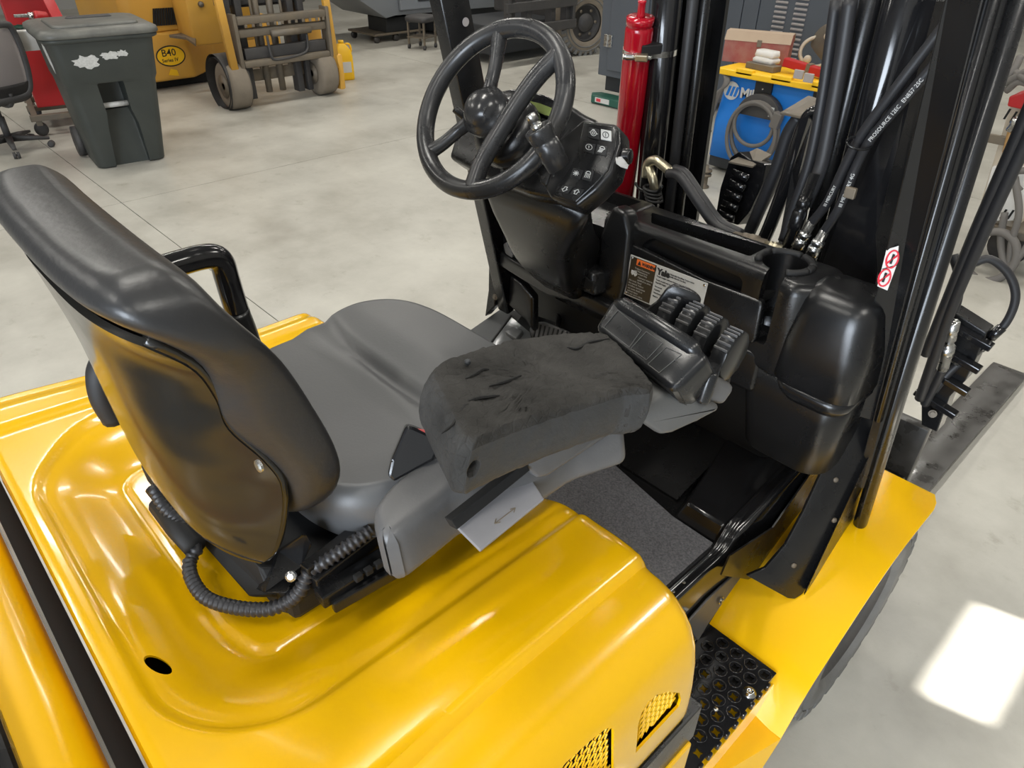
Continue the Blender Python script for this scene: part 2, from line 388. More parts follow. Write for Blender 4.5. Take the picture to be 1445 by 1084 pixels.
# ---------------------------------------------------------------- hood
def sdf_rr(x, y, cx_, cy_, hx, hy, r):
    qx, qy = abs(x-cx_)-hx+r, abs(y-cy_)-hy+r
    return math.hypot(max(qx, 0), max(qy, 0))+min(max(qx, qy), 0)-r
def hood_z(x, y):
    z = 1.10
    d = sdf_rr(x, y, -0.885, 0.62, 0.375, 0.60, 0.16)
    w_ = 0.118+0.05*sstep(-0.75, -0.52, x)
    z -= 0.010*sstep(0.007, -0.008, d) + 0.046*sstep(-0.004, -w_, d)
    z += 0.006*sstep(-w_+0.004, -w_-0.006, d)
    z += 0.008*sstep(-1.36, -1.33, x)*sstep(-1.285, -1.30, x)
    # right shoulder rises a little, then the groove
    z += 0.018*sstep(-0.52, -0.40, x)*sstep(0.0, 0.3, y)
    return z
SEC = [(-0.385, 1.118), (-0.376, 1.112), (-0.370, 1.104), (-0.362, 1.103), (-0.345, 1.103), (-0.325, 1.099), (-0.305, 1.090), (-0.288, 1.076), (-0.273, 1.056), (-0.262, 1.030), (-0.255, 0.995), (-0.251, 0.95), (-0.249, 0.91), (-0.249, 0.885), (-0.252, 0.868)]
LSEC = [(-1.405, 0.74), (-1.405, 0.90), (-1.403, 1.05), (-1.398, 1.078), (-1.388, 1.094), (-1.375, 1.10)]
def hood():
    nx = 150; YF = 0.632; YR = -0.012
    xin = [lerp(-1.37, -0.39, i/nx) for i in range(nx+1)]
    ysamp = [lerp(YR+0.012, YF-0.03, j/110) for j in range(111)]
    def col(y):
        c = []
        for x, z in LSEC: c.append((V((x-0.10*sstep(0.55, -0.1, y), y, z)), V((-1, 0, 0)).lerp(V((0, 0, 1)), sstep(0.9, 1.1, z)).normalized()))
        for x in xin: c.append((V((x-0.10*sstep(0.55, -0.1, y)*sstep(-1.20, -1.37, x), y, hood_z(x, y))), V((0, 0, 1))))
        for i, (x, z) in enumerate(SEC):
            a, b = SEC[max(0, i-1)], SEC[min(len(SEC)-1, i+1)]
            n = V((-(b[1]-a[1]), 0, b[0]-a[0])).normalized() if i > 5 else V((0, 0, 1))
            # groove fades out towards the rear, the dome drops a little there
            fx = x+0.02*sstep(0.35, -0.05, y)
            c.append((V((fx, y, z)), n))
        return c
    rows = []
    def notch(x): return -0.030*math.exp(-((x+0.80)/0.035)**2)*(1) if False else 0.0
    r = 0.026
    # rear roll (down into the gap)
    c0 = col(ysamp[0])
    rows.append([V((p.x, YR, p.z-0.30 if n.z > 0.3 else p.z)) for p, n in c0])
    rows.append([p + V((0, -0.012, 0)) - n*0.012 for p, n in c0])
    rows.append([p + V((0, -0.008, 0)) - n*0.003 for p, n in c0])
    for y in ysamp: rows.append([p for p, n in col(y)])
    cf = col(ysamp[-1])
    bulge = lambda p: 0.030*sstep(-0.30, -0.62, p.x)
    for th in (15, 32, 50, 70, 90):
        a = math.radians(th)
        rows.append([p + V((0, r*math.sin(a)+bulge(p), 0)) - n*r*(1-math.cos(a)) for p, n in cf])
    last = rows[-1]
    rows.append([V((p.x, p.y, min(p.z, 0.86))) for p in last])
    rows.append([V((p.x, p.y, 0.64)) for p in last])
    # bulge is blended in over the last rows
    for k, w_ in ((-8, 0.85), (-9, 0.65), (-10, 0.45), (-11, 0.25), (-12, 0.1)):
        rows[k] = [p + V((0, bulge(p)*w_, 0)) for p in rows[k]]
    bm = new(); grid(bm, rows)
    bmesh.ops.recalc_face_normals(bm, faces=bm.faces)
    top = max(bm.faces, key=lambda f: f.calc_center_median().z)
    if top.normal.z < 0: bmesh.ops.reverse_faces(bm, faces=bm.faces)
    bmesh.ops.solidify(bm, geom=bm.faces[:], thickness=0.004)
    return obj('hood', bm, 'yellow', FL, 60)
HOOD = hood()
for p in HOOD.data.polygons: p.use_smooth = True
def hx(z):
    t = [(z_, x_) for x_, z_ in reversed(SEC)]
    return interp(t, z)
def hx_plane(u, v):
    p = at(u, v, x=-0.25)
    for _ in range(12): p = at(u, v, x=0.5*p.x+0.5*hx(p.z))
    return p
vent1 = [(959, 978), (961, 988), (958, 997), (897, 1063), (900, 1025), (905, 1006), (915, 990), (928, 980), (944, 976)]
vent2 = [(866, 1030), (866, 1060), (865, 1100), (770, 1110), (800, 1075), (835, 1044), (853, 1030), (861, 1027)]
cut = []
for vv in (vent1, vent2):
    b_ = prism(new(), [hx_plane(u, v)+V((-0.06, 0, 0)) for u, v in vv], (0.12, 0, 0)); cut.append(b_)
hole = lathe(new(), [(0, 0.0155), (0.06, 0.0155)], at(229, 952, z=1.02), (0.35, 0.15, 1.0), 24)
hc = at(229, 952, z=1.065); ub = (at(246, 963, z=1.065)-at(212, 941, z=1.065)); 
hole = new(); uu = ub.normalized(); vvv = V((-uu.y, uu.x, 0)); La = ub.length/2
ring = [uu*La*math.cos(2*PI*k/20)+vvv*La*0.40*math.sin(2*PI*k/20) for k in range(20)]
loft(hole, [[hc+q+V((0,0,-0.06)) for q in ring], [hc+q+V((0,0,0.06)) for q in ring]])
boolean(HOOD, cut+[hole])
for p in HOOD.data.polygons: p.use_smooth = True
HOOD.data.materials.clear(); HOOD.data.materials.append(M['yellow'])
bm = HOOD.data
_b = bmesh.new(); _b.from_mesh(bm)
for e in _b.edges:
    if len(e.link_faces) == 2 and e.calc_face_angle(0) > math.radians(38): e.smooth = False
_b.to_mesh(bm); _b.free()
# vent grilles: expanded mesh behind the openings
for vv in (vent1, vent2):
    P = [hx_plane(u, v)+V((-0.011, 0, 0)) for u, v in vv]
    ya, yb = min(p.y for p in P), max(p.y for p in P); za, zb = min(p.z for p in P), max(p.z for p in P)
    poly = [(p.y, p.z) for p in P]
    def inside(y, z):
        c = False; n = len(poly)
        for i in range(n):
            (y1, z1), (y2, z2) = poly[i], poly[i-1]
            if (z1 > z) != (z2 > z) and y < (y2-y1)*(z-z1)/(z2-z1)+y1: c = not c
        return c
    bm = new(); dirv = V((0, 1.0, 1.15)).normalized(); nv = V((0, -dirv.z, dirv.y)); ctr = V((P[0].x, (ya+yb)/2, (za+zb)/2)); hp_ = 0.0085
    ang = math.atan2(dirv.z, dirv.y)
    for kk in range(-22, 23):
        for j in range(-20, 21):
            sgn = 1 if (j+kk) % 2 else -1
            mid = ctr+dirv*((j+0.5)*hp_)+nv*(kk*0.0070)
            if not inside(mid.y, mid.z): continue
            mid.x = hx(mid.z)-0.009
            box(bm, mid, (0.0022, hp_*1.12, 0.0026), Matrix.Rotation(ang+0.36*sgn, 3, 'X') @ Matrix.Rotation(0.4, 3, 'Y'))
    gr = obj('vent_grille', bm, 'yellow_smooth', HOOD); gr['kind'] = 'stuff'
    bm = prism(new(), [p+V((-0.03, 0, 0)) for p in P], (-0.003, 0, 0)); obj('vent_shade_plate', bm, 'dark_void', HOOD)  # dark plate added for the shade seen through the grille
# black trim below the hood side and the yellow skirt under it
a0, a1 = (-0.252, -0.05), (-0.252, 0.655)
def strip(x, y0, y1, z0, z1, t, yr=0.02): 
    return prism(new(), [(x, y0, z0), (x, y1, z0), (x, y1, z1), (x, y0, z1)], (-t, 0, 0), 0.004)
obj('side_trim', strip(-0.246, -0.05, 0.655, 0.77, 0.862, 0.03), 'black_semi', FL)
obj('side_skirt', strip(-0.240, -0.05, 0.640, 0.36, 0.775, 0.03), 'yellow_smooth', FL)
obj('frame_box', mbox((-0.83, 0.30, 0.50), (1.06, 0.62, 0.5)), 'black_matt', FL)
# counterweight
def counterweight():
    prof = [(-0.048, 0.55), (-0.048, 1.06), (-0.052, 1.082), (-0.062, 1.097), (-0.078, 1.104), (-0.10, 1.106), (-0.30, 1.10), (-0.42, 1.06), (-0.48, 0.95), (-0.49, 0.55)]
    bm = new(); loft(bm, [[(x, y, z) for y, z in prof] for x in (-1.48, -1.2, -0.9, -0.6, -0.3, -0.22)]); return bm
CWT = obj('counterweight', counterweight(), 'yellow_smooth', FL, 40)
bm = new(); prism(bm, [(-1.46, -0.122, 1.100), (-0.24, -0.106, 1.100), (-0.24, -0.29, 1.095), (-1.46, -0.29, 1.095)], (0, 0, 0.03), 0.010, 3)
obj('rubber_cap', bm, 'black_semi', CWT)
obj('gap_seal', mbox((-0.84, -0.03, 0.985), (1.1, 0.026, 0.02)), 'dark_void', FL)

# ---------------------------------------------------------------- seat
SEAT = None
def cushion():
    cx_, cy_, hx_, hy_ = -0.855, 0.505, 0.25, 0.220
    N, rings = 144, []
    def outline(k, sc):
        a = 2*PI*k/N; c, s_ = math.cos(a), math.sin(a); e = 0.55
        x = hx_*sc*math.copysign(abs(c)**e, c); y = hy_*sc*math.copysign(abs(s_)**e, s_)
        if y < 0: x *= 0.96
        return cx_+x, cy_+y
    def top(x, y):
        z = 1.232 + 0.022*sstep(0.47, 0.62, y) - 0.012*math.exp(-((x-cx_)/0.12)**2)*sstep(0.62, 0.4, y)
        yg = 0.528 + 0.16*max(0, -1.0-x)
        z -= 0.012*math.exp(-((y-yg)/0.012)**2)*sstep(-1.12, -1.06, x)
        # side bolster seam
        return z
    prof = [(0.80, -0.110), (0.93, -0.105), (0.985, -0.085), (1.0, -0.055), (0.992, -0.030), (0.968, -0.013), (0.935, -0.004)]
    for sc, dz in prof: rings.append([(x, y, 1.232+dz + 0.02*sstep(0.5, 0.65, y)) for x, y in (outline(k, sc) for k in range(N))])
    for sc in [0.915-0.0175*k for k in range(52)]+[0.004]:
        rings.append([(x, y, top(x, y)) for x, y in (outline(k, sc) for k in range(N))])
    bm = new(); loft(bm, rings); return bm
SEAT = obj('seat', mbox((-0.855, 0.42, 1.085), (0.40, 0.42, 0.05), bev=0.012), 'black_matt', FL)
obj('seat_cushion', cushion(), 'seat_lit', SEAT, 180)
# backrest cushion: horizontal sections stacked along the recline
YF = [(1.235, 0.262), (1.26, 0.285), (1.306, 0.302), (1.375, 0.297), (1.436, 0.280), (1.493, 0.255), (1.54, 0.226), (1.575, 0.205), (1.61, 0.188)]
YB = [(1.235, 0.232), (1.30, 0.244), (1.35, 0.235), (1.415, 0.206), (1.46, 0.200), (1.505, 0.188), (1.545, 0.158), (1.572, 0.124), (1.59, 0.106), (1.62, 0.100)]
BW = [(1.235, 0.190), (1.27, 0.218), (1.32, 0.232), (1.42, 0.230), (1.50, 0.236), (1.54, 0.246), (1.58, 0.244), (1.61, 0.230)]
def back_section(z, inset, N=72):
    cx_ = -0.850; w_ = interpc(BW, z)-inset
    fe, be = interpc(YF, z)+0.022-inset*0.8, interpc(YB, z)+inset*0.8
    fc = fe-interps([(1.24, 0.050), (1.45, 0.060), (1.55, 0.035), (1.60, 0.018)], z); bc = be-interps([(1.24, 0.05), (1.45, 0.05), (1.53, 0.020), (1.60, 0.008)], z)
    pts = []
    for k in range(N):
        a = 2*PI*k/N; c, s_ = math.cos(a), math.sin(a)
        s = math.copysign(abs(c)**0.55, c); q = s*s
        f, b_ = lerp(fc, fe, q**1.6), lerp(bc, be, q**1.3)
        m_, h_ = (f+b_)/2, (f-b_)/2
        pts.append(V((cx_+w_*s, m_+h_*math.copysign(abs(s_)**0.45, s_), z)))
    return pts
rings = []
for z, i in ((1.240, 0.022), (1.243, 0.012), (1.250, 0.004)): rings.append(back_section(z, i))
for q in range(0, 25): rings.append(back_section(lerp(1.258, 1.588, q/24), 0))
for th in range(10, 91, 10):
    a = math.radians(th); rings.append(back_section(1.588+0.032*math.sin(a), 0.044*(1-math.cos(a))))
bm = new(); loft(bm, rings)
for _ in range(4): bmesh.ops.smooth_vert(bm, verts=bm.verts[:], factor=0.5, use_axis_x=True, use_axis_y=True, use_axis_z=True)
obj('backrest', bm, 'vinyl', SEAT, 180)
# hard shell behind the backrest
SW_ = [(1.168, 0.135), (1.185, 0.172), (1.22, 0.196), (1.28, 0.206), (1.34, 0.204), (1.415, 0.188), (1.46, 0.192), (1.56, 0.205)]
SYC = [(1.168, 0.176), (1.20, 0.160), (1.25, 0.150), (1.35, 0.142), (1.45, 0.136), (1.56, 0.120)]
SYE = [(1.168, 0.198), (1.25, 0.225), (1.32, 0.238), (1.36, 0.228), (1.415, 0.203), (1.46, 0.198), (1.51, 0.182), (1.56, 0.142)]
def shell_pt(s, t):
    z = lerp(1.168, 1.556, t); cx_ = -0.850; w_ = interpc(SW_, z)
    return V((cx_+w_*s, lerp(interpc(SYC, z), interpc(SYE, z), abs(s)**3.2)-0.004, z))
rows = [[shell_pt(lerp(-1, 1, i/44), j/44) for i in range(45)] for j in range(45)]
bm = new(); grid(bm, rows); bmesh.ops.recalc_face_normals(bm, faces=bm.faces)
bmesh.ops.solidify(bm, geom=bm.faces[:], thickness=0.008)
SHELL = obj('back_shell', bm, 'shell', SEAT, 50)
rim = [shell_pt(1, j/30) for j in range(30, -1, -1)]+[shell_pt(lerp(1, -1, i/16), 0) for i in range(1, 16)]+[shell_pt(-1, j/30) for j in range(31)]
obj('shell_rim', tube(new(), rim, 0.0065, 10), 'shell', SHELL, 180)
bm = new(); p = V((-0.690, 0.160, 1.372)); lathe(bm, [(0, 0.0055), (0.002, 0.0055), (0.003, 0.003)], at(367, 657, y=0.150), (0.1, -1, 0.1), 12)
obj('shell_screw', bm, 'steel', SHELL)
# frame below the backrest: hinge bracket, rails, adjuster
bm = new()
prism(bm, [at(345, 820, y=0.20), at(395, 775, y=0.24), at(430, 752, y=0.262), at(442, 768, y=0.268), at(425, 800, y=0.25), at(405, 838, y=0.21), at(370, 836, y=0.19)], (-0.02, 0.004, -0.02), 0.004)
HB = obj('hinge_bracket', bm, 'black_semi', SEAT)
bm = new(); lathe(bm, [(0, 0.008), (0.003, 0.0075), (0.0045, 0.004)], at(411, 813, y=0.222), (0.55, -0.6, 0.5), 14); obj('hinge_bolt', bm, 'steel', HB)
zr = 1.13
def rail(p, q, w_, h_, n='slide_rail', m='black_semi'):
    p, q = V(p), V(q); d = (q-p); u = d.cross(V((0,0,1))).normalized()*w_/2
    bm = prism(new(), [p+u, p-u, q-u, q+u], (0, 0, -h_), 0.003); return obj(n, bm, m, SEAT)
rail(at(428, 800, z=1.16), at(540, 715, z=1.16), 0.018, 0.030)
rail(at(440, 815, z=1.145), at(545, 735, z=1.145), 0.020, 0.030)
rail(at(448, 838, z=1.13), at(560, 768, z=1.13), 0.026, 0.022)
rail(at(468, 850, z=1.118), at(575, 790, z=1.118), 0.012, 0.020)
bm = new()
for k in range(4):
    t = 0.45+0.13*k; q = at(lerp(456, 566, t), lerp(846, 776, t), z=1.132); box(bm, q, (0.010, 0.012, 0.010), bev=0.002)
obj('rail_notch', bm, 'dark_void', SEAT)
# suspension base on the hood pan
bm = new(); loft(bm, [[V((-0.855+x, 0.42+y, z)) for x, y in rrect(w_, h_, 0.04)] for z, w_, h_ in ((1.035, 0.36, 0.42), (1.055, 0.37, 0.43), (1.10, 0.34, 0.38))])
obj('seat_base', bm, 'black_matt', SEAT, 50)
bm = prism(new(), [at(196, 655, z=1.10), at(207, 680, z=1.085), at(350, 843, z=1.075), at(385, 843, z=1.085), at(365, 800, z=1.12), at(230, 660, z=1.13)], (0.03, 0.06, -0.02), 0.004)
obj('base_flap', bm, 'black_matt', SEAT)
# corrugated conduit
def ribbed(path, r, step=0.0085, n=12):
    path = crom(path, 14); L = [0]
    for a, b in zip(path, path[1:]): L.append(L[-1]+(b-a).length)
    out = []; k = 0; tot = L[-1]; s_ = 0
    while s_ < tot:
        while k < len(L)-2 and L[k+1] < s_: k += 1
        out.append(path[k].lerp(path[k+1], (s_-L[k])/max(1e-9, L[k+1]-L[k]))); s_ += step/4
    return tube(new(), out, lambda i: r*(1.0 if (i//2) % 2 else 0.76), n)
cz = [(218, 690, 1.13), (232, 715, 1.115), (252, 735, 1.105), (270, 762, 1.095), (277, 775, 1.09), (268, 792, 1.082), (270, 815, 1.078), (290, 843, 1.078), (330, 857, 1.082), (375, 860, 1.09), (405, 850, 1.10), (424, 833, 1.12), (436, 808, 1.14), (460, 792, 1.15), (500, 765, 1.16), (525, 747, 1.165)]
obj('wiring_conduit', ribbed([at(u, v, z=z+0.004) for u, v, z in cz], 0.0105), 'conduit', SEAT, 60)
bm = new(); a = at(214, 690, z=1.125); b = at(226, 705, z=1.118); cyl(bm, a, b, 0.010, 10); obj('conduit_connector', bm, 'black_plastic', SEAT)
bm = new(); tube(bm, [at(u, v, z=1.10) for u, v in ((225, 712), (250, 745), (275, 772))], 0.017, 10); obj('cable_sleeve', bm, 'black_matt', SEAT, 60)
# hip restraint bar on the far side
pts = [at(206, 395, x=-1.10), at(236, 374, x=-1.12), at(268, 363, x=-1.125)]
hp = [(190, 400, -1.09), (225, 381, -1.11), (262, 369, -1.12), (285, 363, -1.12), (302, 362, -1.12), (313, 370, -1.12), (320, 392, -1.12), (330, 425, -1.115), (345, 470, -1.11), (352, 500, -1.105)]
obj('hip_bar', tube(new(), crom([at(u, v, x=x) for u, v, x in hp], 6), 0.0205, 16), 'black_gloss', SEAT, 60)
bm = new(); tube(bm, crom([at(u, v, x=-1.11) for u, v in ((333, 440), (342, 462), (352, 490))], 4), 0.0225, 14); obj('hip_bar_sleeve', bm, 'black_plastic', SEAT, 60)
bm = new(); tube(bm, crom([at(u, v, x=-1.08) for u, v in ((150, 510), (143, 530), (148, 560), (165, 590))], 5), 0.022, 12); obj('far_hinge_cover', bm, 'black_matt', SEAT, 60)
# seat belt buckle
def slab(px, p0, n, th, bev=0.004, seg=2):
    """polygon seen at px on the plane (p0, n), th thick behind it"""
    n = V(n).normalized(); P = [on(u, v, p0, n) for u, v in px]
    return prism(new(), P, -n*th, bev, seg)
BK = obj('belt_buckle', slab([(573, 601), (584, 603), (626, 622), (612, 650), (556, 681), (547, 672), (552, 650)], (-0.60, 0.42, 1.29), (0.75, -0.45, 0.45), 0.022, 0.004), 'black_gloss', SEAT)
obj('buckle_button', slab([(581, 603), (615, 609), (617, 619), (600, 615)], (-0.594, 0.417, 1.294), (0.6, -0.2, 0.75), 0.004, 0.001), 'buckle_red', BK)

# ---------------------------------------------------------------- armrest
ARM = None
cn = V((0.0, -0.085, 1.0)).normalized()
C0 = V((-0.52, 0.30, 1.262))
top = [(523, 715), (540, 690), (563, 668), (600, 642), (630, 620), (700, 570), (800, 520), (850, 560), (885, 592), (800, 620), (745, 655), (642, 690), (600, 722), (560, 752), (540, 757), (527, 745)]
P = [on(u, v, C0, cn) for u, v in top]
side = V((0.020, -0.004, -0.070))
bm = prism(new(), P, side, 0.016, 4)
ARM = obj('armrest', bm, 'console', FL, 45)
# front web of the console below the pad
obj('console_web', slab([(740, 657), (752, 668), (760, 676), (775, 672), (850, 622), (885, 594), (925, 578), (920, 560), (840, 560), (745, 610)], (-0.475, 0.5, 1.25), (1, -0.10, 0.25), 0.02, 0.005), 'console', ARM, 45)
obj('flap_recess_shade', slab([(637, 735), (742, 652), (748, 664), (645, 748)], (-0.462, 0.45, 1.235), (1, -0.15, 0.5), 0.02, 0.001), 'dark_void', ARM)  # dark strip laid over the console as the shade of the recess
fn = (0.30, -0.10, 0.95)
F0 = (-0.455, 0.44, 1.232)
FLP = obj('hinged_flap', slab([(643, 742), (741, 661), (768, 704), (678, 777)], F0, fn, 0.006, 0.0015), 'flap', ARM)
bm = new(); f0 = V(F0)+V(fn).normalized()*0.0004
def onf(u, v): return on(u, v, f0, fn)
for a_, b_ in (((698, 739), (727, 717)), ((698, 739), (700, 732)), ((698, 739), (706, 737)), ((727, 717), (720, 719)), ((727, 717), (725, 723))):
    tube(bm, [onf(*a_), onf(*b_)], 0.0007, 6)
obj('arrow_mark', bm, 'dirty_steel', FLP)
# foam pad
pn = V((0, 0.215, 1)).normalized()
P0 = V((-0.53, 0.45, 1.425))
padpx = [(604, 528), (612, 516), (628, 505), (680, 487), (722, 475), (790, 467), (852, 464), (872, 480), (905, 515), (922, 536), (918, 545), (880, 548), (800, 572), (720, 600), (668, 622), (650, 618), (622, 565)]
P = [on(u, v, P0, pn) for u, v in padpx]
ctr = sum(P, V())/len(P)
# build pad as a grid-remeshed block: top outline inset, side bulge, bottom
def dens(poly, n=6):
    out = []
    for a_, b_ in zip(poly, poly[1:]+poly[:1]):
        for k in range(n): out.append(a_.lerp(b_, k/n))
    return out
D = dens(P, 6)
def off(q, s_, dz): 
    d = (q-ctr); d.z = 0; L_ = d.length
    return q + d.normalized()*s_ - pn*dz
rings = [[off(q, s_, dz) for q in D] for s_, dz in ((-0.014, 0.070), (-0.004, 0.069), (0.003, 0.062), (0.006, 0.048), (0.006, 0.030), (0.003, 0.014), (-0.001, 0.005), (-0.008, 0.001))]
for t in (0.2, 0.35, 0.5, 0.65, 0.8, 0.92, 0.995):
    rr = []
    for q in D:
        p = (q-(q-ctr).normalized()*0.008).lerp(ctr, t)
        h = 0.004*noise.noise(p*24)+0.0025*noise.noise(p*70+V((3, 1, 7)))-0.004*sstep(0, .4, t)
        rr.append(p + pn*h)
    rings.append(rr)
bm = new(); loft(bm, rings)
bmesh.ops.subdivide_edges(bm, edges=bm.edges[:], cuts=2, use_grid_fill=True)
def crack(p):
    n1 = noise.noise(p*22+V((4, 2, 9)))+0.35*noise.noise(p*70); n2 = noise.noise(p*55+V((8, 1, 3)))
    m_ = sstep(-0.1, 0.25, noise.noise(p*14+V((1, 5, 2))))
    return -0.0050*max(0, 1-abs(n1)/0.055)*m_-0.0022*max(0, 1-abs(n2)/0.10)*m_
for v in bm.verts:
    if v.co.dot(pn) > P0.dot(pn)-0.007: v.co += pn*(crack(v.co)+0.0018*noise.noise(v.co*95))
bm.normal_update()
for f in bm.faces: f.material_index = 1 if f.calc_center_median().dot(pn) < (P0.dot(pn)-0.010) and f.normal.y > -0.6 else 0
for v in bm.verts: v.co += pn*0.0012*noise.noise(v.co*150) + V((1, -0.5, 0))*0.0012*noise.noise(v.co*60)
PAD = obj('armrest_pad', bm, 'foam', ARM, 60); PAD.data.materials.append(M['foam_skin'])
bpy.context.view_layer.update()
def hit(o, u, v):
    ok, loc, nrm, i_ = o.ray_cast(V((0, 0, HC)), ray(u, v).normalized()); return loc, nrm
cutters = []
for (u, v, r_, dep) in ((668, 662, 0.0105, 0.02), (587, 590, 0.013, 0.03)):
    loc, nrm = hit(PAD, u, v)
    if nrm.length > 0.1: cutters.append(lathe(new(), [(-dep, r_*0.8), (0.004, r_), (0.02, r_*1.3)], loc, nrm, 20))
boolean(PAD, cutters)
for p in PAD.data.polygons: p.use_smooth = True
PAD.data.materials.clear(); PAD.data.materials.append(M['foam']); PAD.data.materials.append(M['foam_skin'])
for p in PAD.data.polygons:
    p.material_index = 1 if (p.center.dot(pn) < P0.dot(pn)-0.011 and p.normal.x > 0.3 and p.normal.y > -0.35) else 0
# tears and stray crumb in the foam
cr = [[(623, 612), (640, 598), (652, 578), (660, 572), (672, 578)], [(650, 572), (662, 566), (675, 562), (690, 560), (705, 558)], [(700, 604), (708, 602), (712, 596)], [(640, 540), (655, 536), (670, 528), (680, 522), (690, 521)], [(800, 490), (815, 492), (830, 484), (860, 478)], [(690, 545), (715, 538), (735, 530)]]
for c in cr:
    pts = crom([on(u, v, P0-pn*0.0025, pn) for u, v in c], 5); q_ = new(); nn = len(pts); tube(q_, pts, lambda i: 0.0026*(0.25+0.75*math.sin(PI*min(1, i/nn)))*(1+0.5*noise.noise(pts[i]*200)), 6); obj('foam_tear', q_, 'dark_void', ARM)
bm = new(); bmesh.ops.create_icosphere(bm, subdivisions=2, radius=0.0045, matrix=Matrix.Translation(on(660, 511, P0+pn*0.004, pn)))
for v in bm.verts: v.co += V((1,1,1))*0.0012*noise.noise(v.co*300)
obj('foam_crumb', bm, 'foam_skin', ARM)

# lever pod
LP0 = V((-0.50, 0.76, 1.385))      # on the pod's raised ridge
ln = V((0, -0.62, 0.78)).normalized()       # label face leans back to the operator
POD = obj('lever_pod', slab([(838, 462), (864, 420), (876, 421), (985, 487), (1000, 505), (957, 548), (944, 551), (925, 535)], LP0, ln, 0.075, 0.010, 3), 'pod', ARM, 50)
obj('pod_ridge', tube(new(), [on(u, v, LP0-ln*0.006, ln) for u, v in ((868, 428), (880, 431), (930, 462), (978, 493), (986, 501))], lambda i: (0.006, 0.013, 0.0135, 0.013, 0.006)[i], 14), 'pod', POD, 180)
pw = V((0.9, -0.35, 0.2)).normalized()
obj('pod_end', slab([(934, 556), (948, 556), (1020, 574), (1012, 583), (985, 597), (950, 613), (933, 616), (914, 603), (897, 590), (908, 578)], (-0.408, 0.78, 1.27), (1, -0.35, 0.12), 0.13, 0.009, 3), 'pod_lit', ARM, 50)
obj('pod_cheek', slab([(944, 552), (957, 516), (970, 501), (982, 501), (994, 509), (997, 526), (1036, 544), (1037, 552), (1022, 573), (985, 567)], (-0.418, 0.80, 1.31), (1, -0.35, 0.12), 0.03, 0.008, 3), 'console', ARM, 50)
obj('pod_deck', slab([(870, 425), (930, 445), (1005, 495), (1020, 512), (1015, 530), (1000, 528), (985, 512), (960, 500)], (-0.43, 0.84, 1.33), (0, 0.25, 1), 0.05, 0.006, 3), 'pod', ARM, 50)
bm = new()
for a_, b_, c_, d_ in (((852, 462), (872, 438), (905, 466), (888, 490)), ((890, 492), (912, 468), (935, 484), (912, 508)), ((914, 514), (940, 490), (962, 500), (930, 526))):
    q = [on(*t, LP0+ln*0.0006, ln) for t in (a_, b_, c_, d_)]
    for i in range(4): tube(bm, [q[i], q[(i+1) % 4]], 0.0006, 5)
obj('label_recess', bm, 'pod_lit', POD)
# four paddle levers
def paddle(u, v):
    """flat thumb lever with a ribbed crown, thickness across X"""
    c = at(u, v, y=0.865); s = 0.052; th = 0.026
    prof = [(-0.036, -0.030), (-0.040, -0.006), (-0.030, 0.020), (-0.012, 0.036), (0.010, 0.040), (0.026, 0.030), (0.034, 0.010), (0.032, -0.010), (0.014, -0.030), (-0.008, -0.040)]
    bm = new(); prism(bm, [c+V((-th/2, y, z)) for y, z in prof], (th, 0, 0), 0.004, 2)
    lev = obj('lever', bm, 'pod', ARM, 40)
    bm = new()
    for k in range(6):
        y = lerp(-0.030, 0.006, k/5); z = interp(sorted(prof[1:5]), y)+0.0008
        box(bm, c+V((0, y, z)), (th*0.86, 0.0024, 0.004), bev=0.0008)
    obj('grip_rib', bm, 'console', lev)
    bm = cyl(new(), c+V((0, 0.004, -0.03)), c+V((0, 0.006, -0.075)), 0.008, 10); obj('lever_shaft', bm, 'black_matt', lev)
    return lev
for u, v in ((952, 446), (976, 462), (1001, 479), (1029, 499)): paddle(u, v)
# side shield beside the first lever
obj('lever_shield', slab([(908, 440), (928, 425), (940, 408), (950, 402), (962, 405), (978, 411), (987, 418), (990, 424), (984, 440), (975, 434), (955, 428), (948, 440), (935, 455), (926, 455)], (-0.545, 0.85, 1.40), (0.55, -0.8, 0.1), 0.008, 0.003), 'black_plastic', ARM, 50)
# ---------------------------------------------------------------- steering wheel
HUB = V((-1.02, 0.912, 1.575)); WN = V((0.06, -0.80, 0.592)).normalized()
WU = (V((0,0,1))-WN*WN.z).normalized(); WR = WU.cross(WN)      # up and right in the wheel plane (seen by the operator)
def wpt(u, v, h=0.0): return on(u, v, HUB+WN*h, WN)
SW = obj('steering_wheel', lathe(new(), [(-0.055, 0.030), (-0.030, 0.042), (-0.010, 0.047), (0.004, 0.047), (0.006, 0.040), (0.016, 0.037), (0.026, 0.029), (0.032, 0.018), (0.034, 0.005)], wpt(684, 157, 0.0), WN, 36), 'wheel', FL, 40)
RC = wpt(693, 154); RR = 0.1565
ring = [RC + (WR*math.cos(2*PI*k/72)+WU*math.sin(2*PI*k/72))*RR for k in range(72)]
obj('rim', tube(new(), ring, 0.0175, 16, closed=True), 'wheel', SW, 180)
hubp = wpt(684, 157, -0.008)
def rimpt(u, v):
    d = wpt(u, v)-RC; d -= WN*d.dot(WN); return RC+d.normalized()*RR
def spoke(pts, r0, r1):
    pts = crom(pts, 8); n = len(pts)
    return tube(new(), pts, lambda i: lerp(r0, r1, abs(2*i/(n-1)-1)**2), 14)
obj('spoke', spoke([hubp, wpt(693, 118, -0.012), wpt(699, 92, -0.010), rimpt(705, 50)], 0.0125, 0.0165), 'wheel', SW, 180)
obj('spoke', spoke([hubp, wpt(650, 182, -0.012), wpt(625, 203, -0.008), rimpt(592, 224)], 0.0125, 0.0165), 'wheel', SW, 180)
